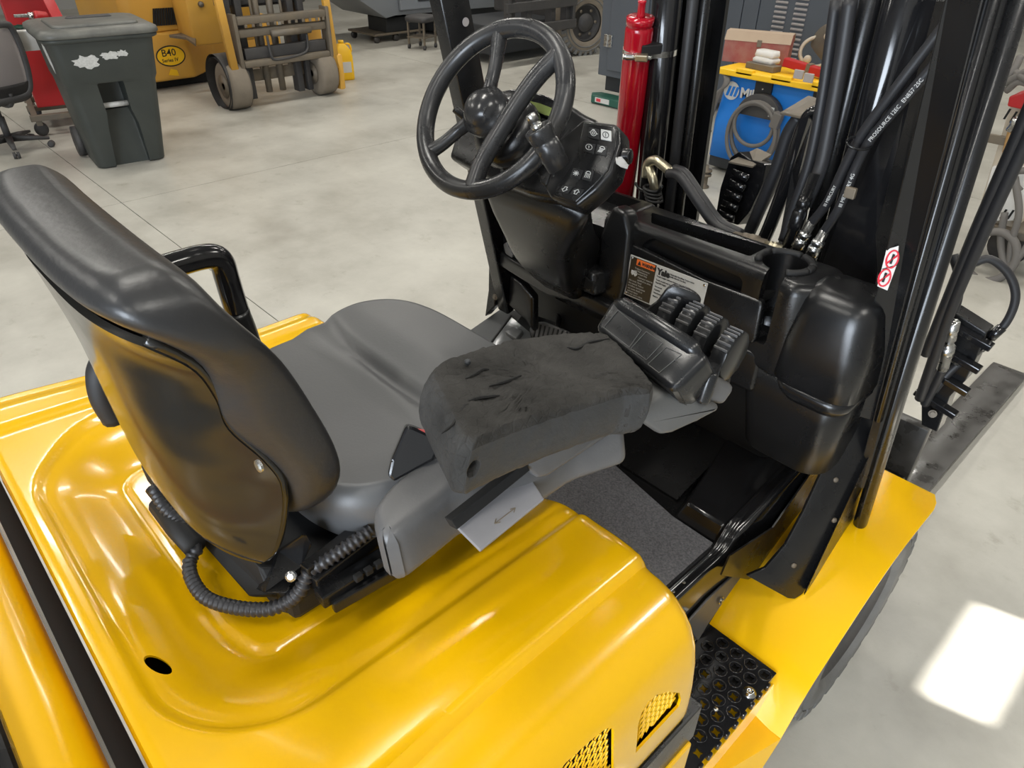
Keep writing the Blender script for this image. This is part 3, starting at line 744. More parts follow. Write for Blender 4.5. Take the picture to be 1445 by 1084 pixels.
obj('spoke', spoke([rimpt(787, 78), wpt(757, 110, 0.004), wpt(728, 150, 0.006), wpt(700, 195, 0.006), wpt(680, 230, 0.004), rimpt(668, 262)], 0.0165, 0.0175), 'wheel', SW, 180)
bm = new(); tube(bm, [wpt(684, 157, -0.02), wpt(715, 170, -0.01)], 0.018, 12); obj('hub_web', bm, 'wheel', SW, 180)
# spinner post with its bolt left bare
s0, s1 = wpt(789, 236, 0.0), wpt(757, 178, 0.060)
sd_ = (s1-s0).normalized(); Ls = (s1-s0).length
SP = obj('spinner_post', lathe(new(), [(0, 0.020), (Ls*0.25, 0.021), (Ls*0.27, 0.0225), (Ls*0.62, 0.0225), (Ls*0.64, 0.0205), (Ls*0.68, 0.0225), (Ls*0.93, 0.0245), (Ls*0.96, 0.0235), (Ls*0.96, 0.019), (Ls*0.90, 0.017)], s0, sd_, 28), 'wheel', SW, 40)
bm = new(); lathe(bm, [(0, 0.010), (0.012, 0.010), (0.012, 0.007), (0.016, 0.007)], s0+sd_*Ls*0.9, sd_, 14); lathe(bm, [(0.0, 0.0095), (0.012, 0.0095), (0.0135, 0.008)], s0+sd_*(Ls*0.9+0.016), sd_, 6)
obj('spinner_bolt', bm, 'steel', SP, 30)
# emblem on the hub cap: a raised ring and a stroke
bm = new(); hc_ = wpt(684, 157, 0.034); tube(bm, [hc_+WU*0.010+WR*-0.003, hc_+WU*-0.006, hc_+WU*-0.008+WR*0.006], 0.0012, 6); obj('hub_mark', bm, 'wheel', SW)

# ---------------------------------------------------------------- instrument console and column
CP0 = HUB - WN*0.100
def cpt(u, v, h=0.0): return on(u, v, CP0+WN*h, WN)
def cslab(px, h, th, bev=0.005, seg=3): return slab(px, CP0+WN*h, WN, th, bev, seg)
CON = obj('instrument_console', cslab([(632, 222), (640, 196), (668, 158), (700, 128), (722, 123), (765, 131), (808, 149), (820, 158), (842, 168), (838, 200), (815, 245), (783, 280), (742, 272), (690, 252)], -0.004, 0.060, 0.010), 'black_plastic', FL, 40)
obj('switch_wing', cslab([(790, 196), (822, 168), (868, 174), (874, 181), (875, 205), (864, 244), (842, 268), (813, 292), (776, 279), (768, 264)], 0.010, 0.050, 0.007), 'black_plastic', CON, 40)
obj('wing_ledge', cslab([(757, 240), (790, 196), (803, 180), (812, 186), (800, 205), (770, 262), (762, 258)], 0.006, 0.030, 0.004), 'black_plastic', CON, 40)
obj('switch_panel', cslab([(823, 172), (866, 178), (871, 184), (869, 206), (858, 240), (838, 262), (812, 286), (780, 276), (786, 262), (812, 222)], 0.013, 0.006, 0.003), 'black_semi', CON, 40)
BZ = obj('display_bezel', cslab([(742, 130), (768, 134), (790, 145), (789, 168), (770, 166), (742, 152)], 0.002, 0.010, 0.003), 'black_gloss', CON, 40)
obj('display', cslab([(746, 142), (762, 146), (786, 155), (785, 166), (768, 162), (746, 152)], 0.0035, 0.003, 0.0005), 'lcd', BZ)
obj('column_collar', lathe(new(), [(-0.10, 0.060), (-0.07, 0.070), (-0.045, 0.066), (-0.03, 0.045)], wpt(690, 165, 0.0), WN, 28), 'black_plastic', CON, 40)
bm = new(); cyl(bm, cpt(672, 180, -0.02), cpt(641, 153, 0.03), 0.008, 12, 0.003); obj('direction_lever', bm, 'black_plastic', CON, 50)
# four pairs of rocker switches with pictograms
SWN = [((830, 178), (846, 182), (846, 198), (829, 194)), ((847, 181), (863, 184), (863, 200), (847, 197)),
       ((824, 200), (841, 203), (838, 218), (822, 213)), ((842, 203), (858, 206), (855, 221), (839, 217)),
       ((808, 236), (824, 240), (818, 254), (803, 249)), ((825, 239), (839, 241), (834, 257), (820, 253)),
       ((793, 261), (809, 263), (801, 274), (786, 271)), ((810, 264), (825, 267), (818, 278), (803, 274))]
icons = []
for i, q in enumerate(SWN):
    c = [on(*p, CP0+WN*0.0150, WN) for p in q]
    ctr_ = sum(c, V())/4; c2 = [ctr_+(p-ctr_)*0.93 for p in c]
    b_ = prism(new(), c2, -WN*0.004, 0.0012, 2)
    s_ = obj('rocker_switch', b_, 'switch_light' if i == 1 else 'black_matt', CON)
    ex = (c[1]-c[0]+c[2]-c[3])/2; ey = (c[0]-c[3]+c[1]-c[2])/2; o_ = ctr_+WN*0.0008
    def L2(a, b, bm): tube(bm, [o_+ex*a[0]+ey*a[1], o_+ex*b[0]+ey*b[1]], 0.00065, 5)
    def C2(cx_, cy_, r, bm, a0=0, a1=360, n=16):
        pp = [o_+ex*(cx_+r*math.cos(math.radians(lerp(a0, a1, k/n))))+ey*(cy_+r*math.sin(math.radians(lerp(a0, a1, k/n)))) for k in range(n+1)]
        tube(bm, pp, 0.00065, 5)
    bm = new()
    if i == 0:
        C2(0, 0, 0.24, bm); L2((-0.1, 0.30), (0.1, 0.30), bm); L2((-0.24, 0), (-0.36, 0), bm); L2((0.24, 0), (0.36, 0), bm); C2(0, 0, 0.1, bm)
    elif i == 1: C2(0, 0, 0.26, bm); L2((0, -0.15), (0, 0.15), bm)
    elif i == 2: C2(0, 0.05, 0.27, bm); L2((0, -0.08), (0, 0.16), bm); L2((-0.06, 0.10), (0, 0.16), bm)
    elif i == 3:
        C2(0.08, 0.12, 0.22, bm, 0, 180); L2((-0.14, 0.12), (0.30, 0.12), bm)
        for k in range(4): L2((-0.10+0.1*k, 0.05), (-0.26+0.1*k, -0.25), bm)
    elif i == 4:
        for a in (0, 45, 90, 135): L2((0.26*math.cos(math.radians(a)), 0.26*math.sin(math.radians(a))), (-0.26*math.cos(math.radians(a)), -0.26*math.sin(math.radians(a))), bm)
    elif i == 5:
        C2(0, 0.12, 0.24, bm, 0, 180); L2((-0.24, 0.12), (0.24, 0.12), bm)
        for k in range(4): L2((-0.21+0.14*k, 0.05), (-0.25+0.165*k, -0.25), bm)
    elif i == 6:
        for a_, b_2 in (((-0.12, 0.3), (-0.12, 0)), ((0.12, 0.3), (0.12, 0)), ((-0.12, 0), (-0.26, 0)), ((0.12, 0), (0.26, 0)), ((-0.26, 0), (0, -0.3)), ((0.26, 0), (0, -0.3)), ((-0.12, .3), (.12, .3))): L2(a_, b_2, bm)
    else:
        for a_, b_2 in (((-0.12, -0.3), (-0.12, 0)), ((0.12, -0.3), (0.12, 0)), ((-0.12, 0), (-0.26, 0)), ((0.12, 0), (0.26, 0)), ((-0.26, 0), (0, 0.3)), ((0.26, 0), (0, 0.3)), ((-0.12, -.3), (.12, -.3))): L2(a_, b_2, bm)
    ic = obj('pictogram', bm, 'ink' if i == 1 else 'print_white', s_); ic['kind'] = 'stuff'
# key switch on the wing's edge
bm = new(); kc = cpt(872, 222, -0.012); cyl(bm, kc+V((-0.01, 0, 0)), kc+V((0.022, 0.010, 0.004)), 0.014, 16, 0.003); KS = obj('key_switch', bm, 'black_plastic', CON, 50)
bm = new(); bm.free(); obj('key', slab([(868, 222), (877, 221), (887, 233), (885, 239), (876, 236), (869, 231)], cpt(877, 230, 0.016), (0.2, -0.85, 0.4), 0.002, 0.0006), 'steel', KS)
# steering column shroud
def quad_ring(px, y): return [at(u, v, y=y) for u, v in px]
def col_ring(c, w_, h_, r, ux, uy): 
    return [V(c)+V(ux)*x+V(uy)*y for x, y in rrect(w_, h_, r, 5)]
ux = V((1, 0, 0)); 
c_top = CP0-WN*0.05+WR*0.045-WU*0.035; c_bot = at(806, 372, y=1.235)
rings = []
for t in [k/10 for k in range(11)]:
    c = c_top.lerp(c_bot, t) + V((0, -0.035*math.sin(PI*t), -0.015*math.sin(PI*t)))
    w_ = interps([(0, 0.30), (0.45, 0.205), (1, 0.155)], t); h_ = interps([(0, 0.16), (0.5, 0.15), (1, 0.16)], t)
    uy = WU.lerp(V((0, 0.55, 0.835)), t).normalized()
    rings.append(col_ring(c, w_, h_, 0.035, ux, uy))
bm = new(); loft(bm, rings); obj('column_shroud', bm, 'black_plastic', FL, 40)

# ---------------------------------------------------------------- cowl (dashboard moulding)
YD = 1.275
def dbox(x0, x1, y0, y1, z0, z1, bev=0.02, seg=4): return mbox(((x0+x1)/2, (y0+y1)/2, (z0+z1)/2), (x1-x0, y1-y0, z1-z0), None, bev, seg)
# upper main moulding with the tray trough, the cup holder and its slot cut into it
bm = prism(new(), [V((-0.985, 1.262, 1.285)), V((-0.985, 1.40, 1.285)), V((-0.50, 1.40, 1.285)), V((-0.46, 1.36, 1.285)), V((-0.46, 1.285, 1.285)), V((-0.52, 1.235, 1.285)), V((-0.60, YD-0.02, 1.285))], (0, 0, -0.215), 0.022, 4)
COWL = obj('cowl', bm, 'black_plastic', FL, 40)
cut = [prism(new(), [V((-0.905, 1.292, 1.20)), V((-0.945, 1.345, 1.20)), V((-0.655, 1.372, 1.20)), V((-0.655, 1.300, 1.20))], (0, 0, 0.3), 0.006),
       lathe(new(), [(0, 0.044), (0.3, 0.047)], V((-0.588, 1.325, 1.16)), (0, 0, 1), 32),
       mbox((-0.570, 1.24, 1.235), (0.040, 0.17, 0.20), Matrix.Rotation(0.16, 3, 'Z'), 0.012)]
# recessed face above the placard panel
cut.append(prism(new(), [V((-0.900, 1.20, 1.245)), V((-0.900, 1.20, 1.165)), V((-0.635, 1.20, 1.165)), V((-0.635, 1.20, 1.255)), V((-0.875, 1.20, 1.268))], (0, 0.075, 0), 0.012, 3))
boolean(COWL, cut)
def resmooth(o, m, ang=40):
    b = bmesh.new(); b.from_mesh(o.data)
    for f in b.faces: f.smooth = True; f.material_index = 0
    for e in b.edges: e.smooth = not (len(e.link_faces) == 2 and e.calc_face_angle(0) > math.radians(ang))
    b.to_mesh(o.data); b.free(); o.data.materials.clear(); o.data.materials.append(M[m])
resmooth(COWL, 'black_plastic')
obj('tray_floor', mbox((-0.79, 1.335, 1.195), (0.36, 0.16, 0.012)), 'dark_void', COWL)
# grip ring around the cup holder
bm = new(); c = V((-0.588, 1.325, 1.287))
for a0, a1 in ((20, 75), (82, 150), (158, 215), (300, 350), (-8, 14)):
    pp = [c+V((0.053*math.cos(math.radians(lerp(a0, a1, k/8))), 0.053*math.sin(math.radians(lerp(a0, a1, k/8))), 0)) for k in range(9)]
    q = new(); tube(q, pp, 0.008, 8); o_ = obj('cup_grip', q, 'black_matt', COWL, 60)
bm.free()
# lower panel that carries the data plate
PN = V((0, -1, 0.10)).normalized(); PP = V((-0.76, 1.243, 1.15))
PANEL = obj('plate_panel', slab([(868, 412), (886, 352), (892, 345), (993, 395), (1072, 424), (1076, 432), (1066, 478), (1060, 486), (985, 470)], PP, PN, 0.020, 0.006, 3), 'black_semi', COWL, 40)
# data plate
PLP = PP+PN*0.0012
def plp(u, v, h=0.0): return on(u, v, PLP+PN*h, PN)
plc = [(890, 359), (925, 371), (997, 401), (988, 443), (975, 470), (918, 427), (881, 413)]
A_, B_, D_ = plp(890, 359), plp(999, 400), plp(881, 413)
px = (B_-A_); py = (D_-A_); py = V((0, 0, py.z)) - PN*0  # near upright on the panel
py = py - PN*py.dot(PN)
def pq(a, b, h=0.0): return A_ + px*a + py*b + PN*h
PLATE = obj('data_plate', prism(new(), [pq(0, 0), pq(1, 0), pq(1, 1.05), pq(0, 1.05)], -PN*0.0018, 0.0006), 'plate', COWL)
obj('warning_panel', prism(new(), [pq(0.02, 0.03, .0005), pq(0.36, 0.03, .0005), pq(0.36, 1.02, .0005), pq(0.02, 1.02, .0005)], -PN*0.0004), 'plate_dark', PLATE)
obj('warning_bar', prism(new(), [pq(0.10, 0.045, .0009), pq(0.345, 0.045, .0009), pq(0.345, 0.20, .0009), pq(0.10, 0.20, .0009)], -PN*0.0003), 'orange', PLATE)
bm = prism(new(), [pq(0.115, 0.18, .0013), pq(0.165, 0.18, .0013), pq(0.14, 0.065, .0013)], -PN*0.0003); obj('warning_triangle', bm, 'ink', PLATE)
yd = -py.normalized(); xd = px.normalized(); W_ = px.length; Hh = py.length
text('WARNING', Hh*0.115, 'ink', PLATE, pq(0.175, 0.165, .0011), xd, yd, sx=0.62*W_/Hh*0.55, bold=0.0004)
text('Yale', Hh*0.20, 'ink', PLATE, pq(0.385, 0.215, .0007), xd, yd, sx=1.0, bold=0.0012)
for k, (l, y_) in enumerate((('Trained Operators', .30), ('and Maintenance', .36), ('Authorized Only', .42))): text(l, Hh*0.058, 'print_grey', PLATE, pq(0.09, y_, .0009), xd, yd)
rows_ = [('Operator must be', .50), ('qualified to drive', .57), ('this truck. Read', .64), ('the manual. Failure', .71), ('to follow instructions', .78), ('can cause death or', .85), ('serious injury.', .92), ('Do not carry riders.', .985)]
for l, y_ in rows_: text(l, Hh*0.060, 'print_grey', PLATE, pq(0.04 if y_ > .6 else .15, y_, .0009), xd, yd)
bm = new(); prism(bm, [pq(.05, .36, .0009), pq(.12, .36, .0009), pq(.135, .44, .0009), pq(.11, .50, .0009), pq(.085, .45, .0009), pq(.07, .49, .0009), pq(.05, .44, .0009)], -PN*0.0002); obj('warning_symbol', bm, 'print_white', PLATE)
for k, (l, x_, y_) in enumerate((('Yale Materials Handling Corporation', .50, .13), ('Greenville North Carolina', .50, .19), ('Truck weight without battery and attachment', .385, .29), ('Truck model and type', .385, .38), ('Mast lift height', .385, .45), ('Tire tread', .385, .55), ('Capacity', .385, .63), ('Attachment', .385, .71), ('Battery', .385, .80))):
    text(l, Hh*0.052, 'ink', PLATE, pq(x_, y_, .0007), xd, yd)
for a, b in ((0.03, 0.06), (0.97, 0.07), (0.03, 0.98)):
    q = new(); lathe(q, [(0, 0.0035), (0.001, 0.0035), (0.0018, 0.002)], pq(a, b, 0.0006), PN, 10); obj('rivet', q, 'steel', PLATE)
# right-hand pod: bulged upper cover over a narrower lower block
def shape_loft(name, secs, m, ang=40, parent=COWL):
    """secs: list of (z, [(x, y)...])"""
    bm = new(); loft(bm, [[V((x, y, z)) for x, y in pts] for z, pts in secs]); return obj(name, bm, m, parent, ang)
def rr(x0, x1, y0, y1, r, n=5): return [((x0+x1)/2+a, (y0+y1)/2+b) for a, b in rrect(x1-x0, y1-y0, r, n)]
shape_loft('pod_cover', [(1.088, rr(-0.522, -0.352, 1.222, 1.385, 0.045)), (1.090, rr(-0.524, -0.349, 1.219, 1.385, 0.045)), (1.18, rr(-0.522, -0.354, 1.226, 1.385, 0.045)), (1.235, rr(-0.516, -0.362, 1.234, 1.38, 0.045)), (1.262, rr(-0.513, -0.366, 1.241, 1.378, 0.042)), (1.278, rr(-0.508, -0.373, 1.252, 1.372, 0.038)), (1.287, rr(-0.500, -0.384, 1.266, 1.362, 0.034)), (1.2905, rr(-0.488, -0.40, 1.282, 1.350, 0.025)), (1.291, rr(-0.47, -0.42, 1.30, 1.335, 0.015))], 'black_plastic')
shape_loft('pod_lip', [(1.045, rr(-0.500, -0.366, 1.238, 1.42, 0.04)), (1.062, rr(-0.512, -0.356, 1.226, 1.42, 0.045)), (1.085, rr(-0.518, -0.354, 1.224, 1.42, 0.045))], 'black_plastic')
shape_loft('pod_lower', [(0.862, rr(-0.568, -0.378, 1.268, 1.44, 0.05)), (0.868, rr(-0.572, -0.372, 1.262, 1.44, 0.055)), (1.0, rr(-0.596, -0.366, 1.256, 1.44, 0.05)), (1.088, rr(-0.625, -0.362, 1.252, 1.44, 0.045))], 'black_plastic')
# front face below the panel and the left lower moulding
shape_loft('cowl_face', [(0.985, rr(-1.20, -0.575, 1.285, 1.40, 0.02)), (1.03, rr(-1.24, -0.565, 1.272, 1.40, 0.02)), (1.095, rr(-1.25, -0.540, 1.262, 1.40, 0.02))], 'black_plastic')
obj('cowl_step', mbox((-0.60, 1.262, 1.06), (0.09, 0.03, 0.10), None, 0.012, 3), 'black_plastic', COWL, 40)
# left upper moulding around the column, with a shallow tray
bm = prism(new(), [V((-1.345, 1.22, 1.280)), V((-1.345, 1.36, 1.280)), V((-1.285, 1.42, 1.280)), V((-0.975, 1.42, 1.280)), V((-0.975, 1.262, 1.280)), V((-1.10, 1.255, 1.280))], (0, 0, -0.205), 0.018, 4)
LEFTC = obj('column_base', bm, 'black_plastic', FL, 40)
boolean(LEFTC, [prism(new(), [V((-1.31, 1.24, 1.25)), V((-1.28, 1.395, 1.25)), V((-1.015, 1.395, 1.25)), V((-1.015, 1.24, 1.25))], (0, 0, 0.1), 0.0)])
resmooth(LEFTC, 'black_plastic')
obj('column_cover', slab([(683, 272), (715, 285), (760, 330), (836, 386), (838, 420), (760, 385), (722, 364), (692, 345), (686, 310)], (-1.2, 1.215, 1.15), (-0.12, -1, 0.10), 0.10, 0.012, 3), 'black_plastic', LEFTC, 40)
obj('cover_seam_lower', slab([(694, 346), (722, 366), (762, 388), (838, 421), (870, 440), (860, 452), (800, 425), (772, 418), (735, 395), (703, 375), (697, 362)], (-1.2, 1.205, 1.05), (-0.05, -1, 0.05), 0.08, 0.008, 3), 'black_plastic', LEFTC, 40)
obj('column_side_panel', slab([(846, 330), (864, 290), (882, 300), (888, 330), (880, 400), (868, 440), (838, 420)], (-1.0, 1.228, 1.15), (0.0, -1, 0.12), 0.05, 0.012, 4), 'black_plastic', LEFTC, 40)
obj('column_slot_shade', slab([(766, 345), (772, 372), (836, 415), (838, 400), (790, 360)], (-1.2, 1.196, 1.10), (-0.05, -1, 0.05), 0.012, 0.004), 'dark_void', LEFTC)  # dark slab on the cover, painted shade of the slot
obj('cover_notch', slab([(710, 345), (714, 342), (723, 360), (722, 364), (713, 358)], (-1.2, 1.203, 1.05), (-0.05, -1, 0.05), 0.01, 0.002), 'console', LEFTC)
# lower bulkhead with the pedal recess
shape_loft('bulkhead', [(0.64, rr(-1.42, -0.56, 1.46, 1.56, 0.03)), (0.80, rr(-1.42, -0.55, 1.40, 1.52, 0.03)), (1.02, rr(-1.40, -0.50, 1.34, 1.46, 0.03)), (1.08, rr(-1.38, -0.48, 1.32, 1.44, 0.03))], 'black_matt', parent=LEFTC)
obj('left_kick_panel', slab([(694, 350), (705, 378), (735, 400), (752, 420), (752, 470), (740, 452), (715, 430), (700, 425), (697, 392)], (-1.36, 1.25, 0.95), (0.10, -1, 0.05), 0.03, 0.008, 3), 'black_plastic', LEFTC, 40)
obj('left_leg_guard', slab([(690, 348), (699, 365), (700, 400), (698, 432), (684, 447), (689, 410)], (-1.42, 1.24, 0.95), (0.05, -1, 0.05), 0.03, 0.003), 'black_semi', LEFTC)
q = new(); bolt(q, at(699, 419, y=1.215), (0, -1, 0.05), 0.006); obj('bolt', q, 'dirty_steel', LEFTC)

# ---------------------------------------------------------------- floor plate, mat, sill, pedals
ZF = 0.650
bm = mbox((-0.98, 1.10, 0.615), (0.98, 0.98, 0.05), None, 0.004); FP = obj('floor_plate', bm, 'black_semi', FL)
bm = prism(new(), [V((-1.30, 0.62, ZF)), V((-0.505, 0.62, ZF)), V((-0.505, 1.148, ZF)), V((-0.632, 1.150, ZF)), V((-0.975, 1.215, ZF)), V((-1.30, 1.215, ZF))], (0, 0, -0.012), 0.003); obj('floor_mat', bm, 'mat', FL)
obj('toe_board', prism(new(), [V((-1.40, 1.205, 0.648)), V((-0.66, 1.205, 0.648)), V((-0.66, 1.50, 0.72)), V((-1.40, 1.50, 0.72))], (0, 0, -0.01)), 'black_semi', FL)
# raised wheel-arch hump on the right with the ridge line
def hump():
    rows = []
    ys_ = [0.55, 0.80, 0.93, 1.05, 1.10, 1.135, 1.16, 1.18, 1.21, 1.26, 1.32, 1.40, 1.50, 1.60]
    for y in ys_:
        f = sstep(1.125, 1.185, y)                     # front rise of the hump
        f2 = sstep(1.12, 1.50, y)
        xl = -0.513; xr_ = lerp(-0.470, -0.452, sstep(1.05, 1.45, y))
        xm = lerp(-0.500, -0.506, sstep(1.15, 1.5, y))
        zt = 0.652+0.050*f+0.030*f2; zr_ = 0.660+0.030*f+0.090*sstep(1.10, 1.42, y)
        sec = [(xl, 0.640), (xl, 0.650), (xm-0.006, zt), (xm-0.003, zt+0.006), (xm+0.003, zt+0.006), (xm+0.006, zt-0.002+0.2*(zr_-zt)), (lerp(xm, xr_, .5), lerp(zt, zr_, .65)), (xr_-0.010, zr_), (xr_-0.002, zr_-0.004), (xr_, zr_-0.014), (xr_+0.002, 0.60), (xr_+0.004, 0.40)]
        rows.append([V((x, y, z)) for x, z in sec])
    bm = new(); grid(bm, rows); return bm
SILL = obj('wheel_arch_cover', hump(), 'black_gloss', FL, 50)
b_ = prism(new(), [V((-0.632, 1.150, 0.640)), V((-0.508, 1.150, 0.640)), V((-0.508, 1.62, 0.640)), V((-0.735, 1.62, 0.640))], (0, 0, 0.052))
for v in b_.verts:
    if v.co.z > 0.66: v.co.z += 0.07*(v.co.y-1.15); v.co.y += 0.022 if v.co.y < 1.3 else 0; v.co.x += 0.018 if v.co.x < -0.6 else 0
bmesh.ops.bevel(b_, geom=b_.edges[:], offset=0.010, segments=3, affect='EDGES', profile=0.5)
obj('arch_step', b_, 'black_gloss', SILL, 40)
obj('sill_flange', slab([(968, 882), (1000, 846), (1040, 808), (1052, 806), (1035, 830), (1000, 880), (985, 905)], (-0.455, 1.1, 0.5), (1, 0, 0.05), 0.006, 0.002), 'console', SILL)
q = new(); bolt(q, at(1017, 847, x=-0.452), (1, 0, 0), 0.007); obj('bolt', q, 'steel', SILL)
for u, v in ((965, 822), (950, 835)):
    q = new(); lathe(q, [(0, 0.004), (0.002, 0.003)], at(u, v, z=0.664), (0, 0, 1), 10); obj('rivet', q, 'steel', SILL)
# pedals: left foot plate with its reflection painted in as grey, and the ribbed brake pedal
LZ = 0.83
FN = V((0.05, -0.35, 0.93)).normalized(); FP0 = at(705, 465, z=0.83)
FTP = obj('foot_plate', slab([(691, 488), (722, 447), (748, 469), (752, 486), (738, 500), (700, 505)], FP0, FN, 0.012, 0.002), 'foot', FL, 40)
obj('foot_plate_wing', slab([(657, 470), (713, 431), (722, 444), (689, 487), (680, 492)], FP0+FN*0.004, FN, 0.012, 0.003), 'foot', FTP)
obj('foot_button', slab([(712, 468), (724, 459), (738, 466), (728, 478)], FP0+FN*0.016, FN, 0.018, 0.004, 3), 'foot', FTP, 40)
bpn = V((-0.1, -0.75, 0.65)).normalized(); BP0 = at(778, 466, z=0.86)
BRK = obj('brake_pedal', slab([(746, 463), (755, 454), (768, 453), (800, 466), (812, 475), (800, 490), (770, 488), (748, 476)], BP0, bpn, 0.016, 0.006, 3), 'console', FL, 40)
bm = new()
for k in range(9):
    t = k/8; a = (lerp(753, 800, t), lerp(477, 488, t)); b = (lerp(757, 806, t), lerp(457, 470, t))
    q = new(); tube(q, [on(*a, BP0+bpn*0.001, bpn), on(*b, BP0+bpn*0.001, bpn)], 0.0028, 6); o_ = obj('pedal_rib', q, 'black_matt', BRK)
bm.free()
bm = new(); tube(bm, crom([on(785, 470, BP0-bpn*0.02, bpn), at(790, 440, y=1.40), at(800, 410, y=1.46)], 5), 0.010, 8); obj('pedal_arm', bm, 'black_semi', BRK, 60)

# ---------------------------------------------------------------- right fender, step, tyre
FP_ = [(1.72, 0.640), (1.60, 0.640), (1.46, 0.628), (1.38, 0.600), (1.30, 0.558), (1.20, 0.490), (1.12, 0.425), (1.052, 0.325)]
def fender():
    bm = new(); rows = []
    path = crom([V((0, y, z)) for y, z in FP_], 4)
    for p in path:
        t = (p.y-1.052)/(1.72-1.052)
        xo = -0.205 if p.y < 1.66 else -0.205-0.020*((p.y-1.66)/0.06)**2
        xi = interps([(1.052, -0.275), (1.10, -0.275), (1.115, -0.462), (1.72, -0.455)], p.y)
        rows.append([V((lerp(xi, xo, k/4), p.y, p.z)) for k in range(5)])
    grid(bm, rows); bmesh.ops.recalc_face_normals(bm, faces=bm.faces)
    bmesh.ops.solidify(bm, geom=bm.faces[:], thickness=0.006)
    return bm
FEN = obj('fender', fender(), 'yellow_smooth', FL, 30)
# step box: yellow shell below a black perforated tread
SZ = 0.420
sx0, sx1, sy0, sy1 = -0.455, -0.275, 0.60, 1.118
bm = new(); box(bm, ((sx0+sx1)/2, (sy0+sy1)/2-0.01, SZ-0.10), (sx1-sx0, sy1-sy0-0.02, 0.17)); STEP = obj('step', bm, 'yellow_smooth', FL)
obj('step_skirt', prism(new(), [V((-0.275, 1.062, 0.33)), V((-0.205, 1.054, 0.322)), V((-0.215, 0.90, 0.10)), V((-0.30, 0.86, 0.10)), V((-0.275, 0.80, 0.33))], (0, 0, -0.01)), 'yellow_smooth', STEP)
obj('step_side', prism(new(), [V((-0.272, 0.60, 0.405)), V((-0.272, 1.105, 0.405)), V((-0.272, 1.08, 0.33)), V((-0.272, 0.60, 0.12))], (-0.004, 0, 0)), 'yellow_smooth', STEP)
obj('step_hole_shade', mbox(((sx0+sx1)/2, 1.068, SZ-0.008), (sx1-sx0-0.01, 0.10, 0.012)), 'dark_void', STEP)  # dark plate added so the front holes look deep and shaded
TR = obj('step_tread', prism(new(), [V((sx0, sy0, SZ+0.012)), V((sx1-0.002, sy0, SZ+0.012)), V((sx1-0.002, sy1-0.004, SZ+0.012)), V((sx0, sy1-0.004, SZ+0.012))], (0, 0, -0.004)), 'black_gloss', STEP)
def star(c, r):
    P = []
    for k in range(8):
        a = PI/4*k+PI/4; q = r if k % 2 == 0 else r*0.50; P.append(V((c[0]+q*math.cos(a), c[1]+q*math.sin(a), SZ-0.02)))
    return P
holes = []
for i in range(9):
    for j in range(5):
        x = sx1-0.018-0.038*j-(0.019 if i % 2 else 0); y = sy1-0.028-0.033*i
        if x > sx0+0.012 and not (i == 2 and j == 0): holes.append((x, y))
cb = new()
for hp_ in holes: prism(cb, star(hp_, 0.0118), (0, 0, 0.08))
boolean(TR, [cb]); resmooth(TR, 'black_gloss', 30)
for x, y in holes[:30]:
    q = new(); pts = [V((x+0.0148*math.cos(2*PI*k/14), y+0.0148*math.sin(2*PI*k/14), SZ+0.0125)) for k in range(14)]
    tube(q, pts, 0.0016, 5, closed=True); obj('dimple_rim', q, 'black_gloss', TR, 180)
q = new(); lathe(q, [(0, 0.015), (0.003, 0.015), (0.004, 0.011), (0.009, 0.010), (0.009, 0.005), (0.005, 0.004)], V((sx1-0.018, sy1-0.028-0.066, SZ+0.012)), (0, 0, 1), 18); obj('tread_bolt', q, 'steel', TR, 40)
q = new(); lathe(q, [(0, 0.006), (0.002, 0.005)], at(1010, 1001, z=SZ+0.012), (0, 0, 1), 12); obj('tread_rivet', q, 'steel', TR, 40)
# scalloped outer edge of the tread
for k in range(9):
    y = sy1-0.045-0.033*k; q = mbox((sx1+0.000, y, SZ+0.004), (0.010, 0.016, 0.018), None, 0.004); obj('edge_tooth', q, 'black_gloss', TR)
# front right tyre
def tyre(c, r, w_, name, m, parent, lugs=26, groove=True):
    prof = [(-w_/2+0.02, r*0.62), (-w_/2, r*0.70), (-w_/2, r*0.90), (-w_/2+0.012, r*0.965), (-w_/2+0.03, r*0.985), (0, r*0.99), (w_/2-0.03, r*0.985), (w_/2-0.012, r*0.965), (w_/2, r*0.90), (w_/2, r*0.70), (w_/2-0.02, r*0.62)]
    t = obj(name, lathe(new(), prof, c, (1, 0, 0), 56, caps=False), m, parent, 35)
    for k in range(lugs):
        a = 2*PI*k/lugs; rot = Matrix.Rotation(a, 3, 'X')
        q = new(); box(q, (w_/2*0.48, 0, r*0.985), (w_*0.50, 2*PI*r/lugs*0.76, r*0.11), None, 0.006)
        bmesh.ops.transform(q, matrix=Matrix.Translation(c) @ rot.to_4x4(), verts=q.verts)
        obj('tread_block', q, m, t)
    q = lathe(new(), [(w_/2-0.05, r*0.60), (w_/2-0.03, r*0.64), (w_/2-0.012, r*0.62), (w_/2-0.03, r*0.55), (w_/2-0.05, r*0.2), (w_/2-0.05, 0.01)], c, (1, 0, 0), 40); obj('wheel_rim', q, 'dusty_black', t, 40)
    return t
tyre(V((-0.314, 1.51, 0.297)), 0.292, 0.180, 'front_tyre', 'rubber', FL, lugs=24)

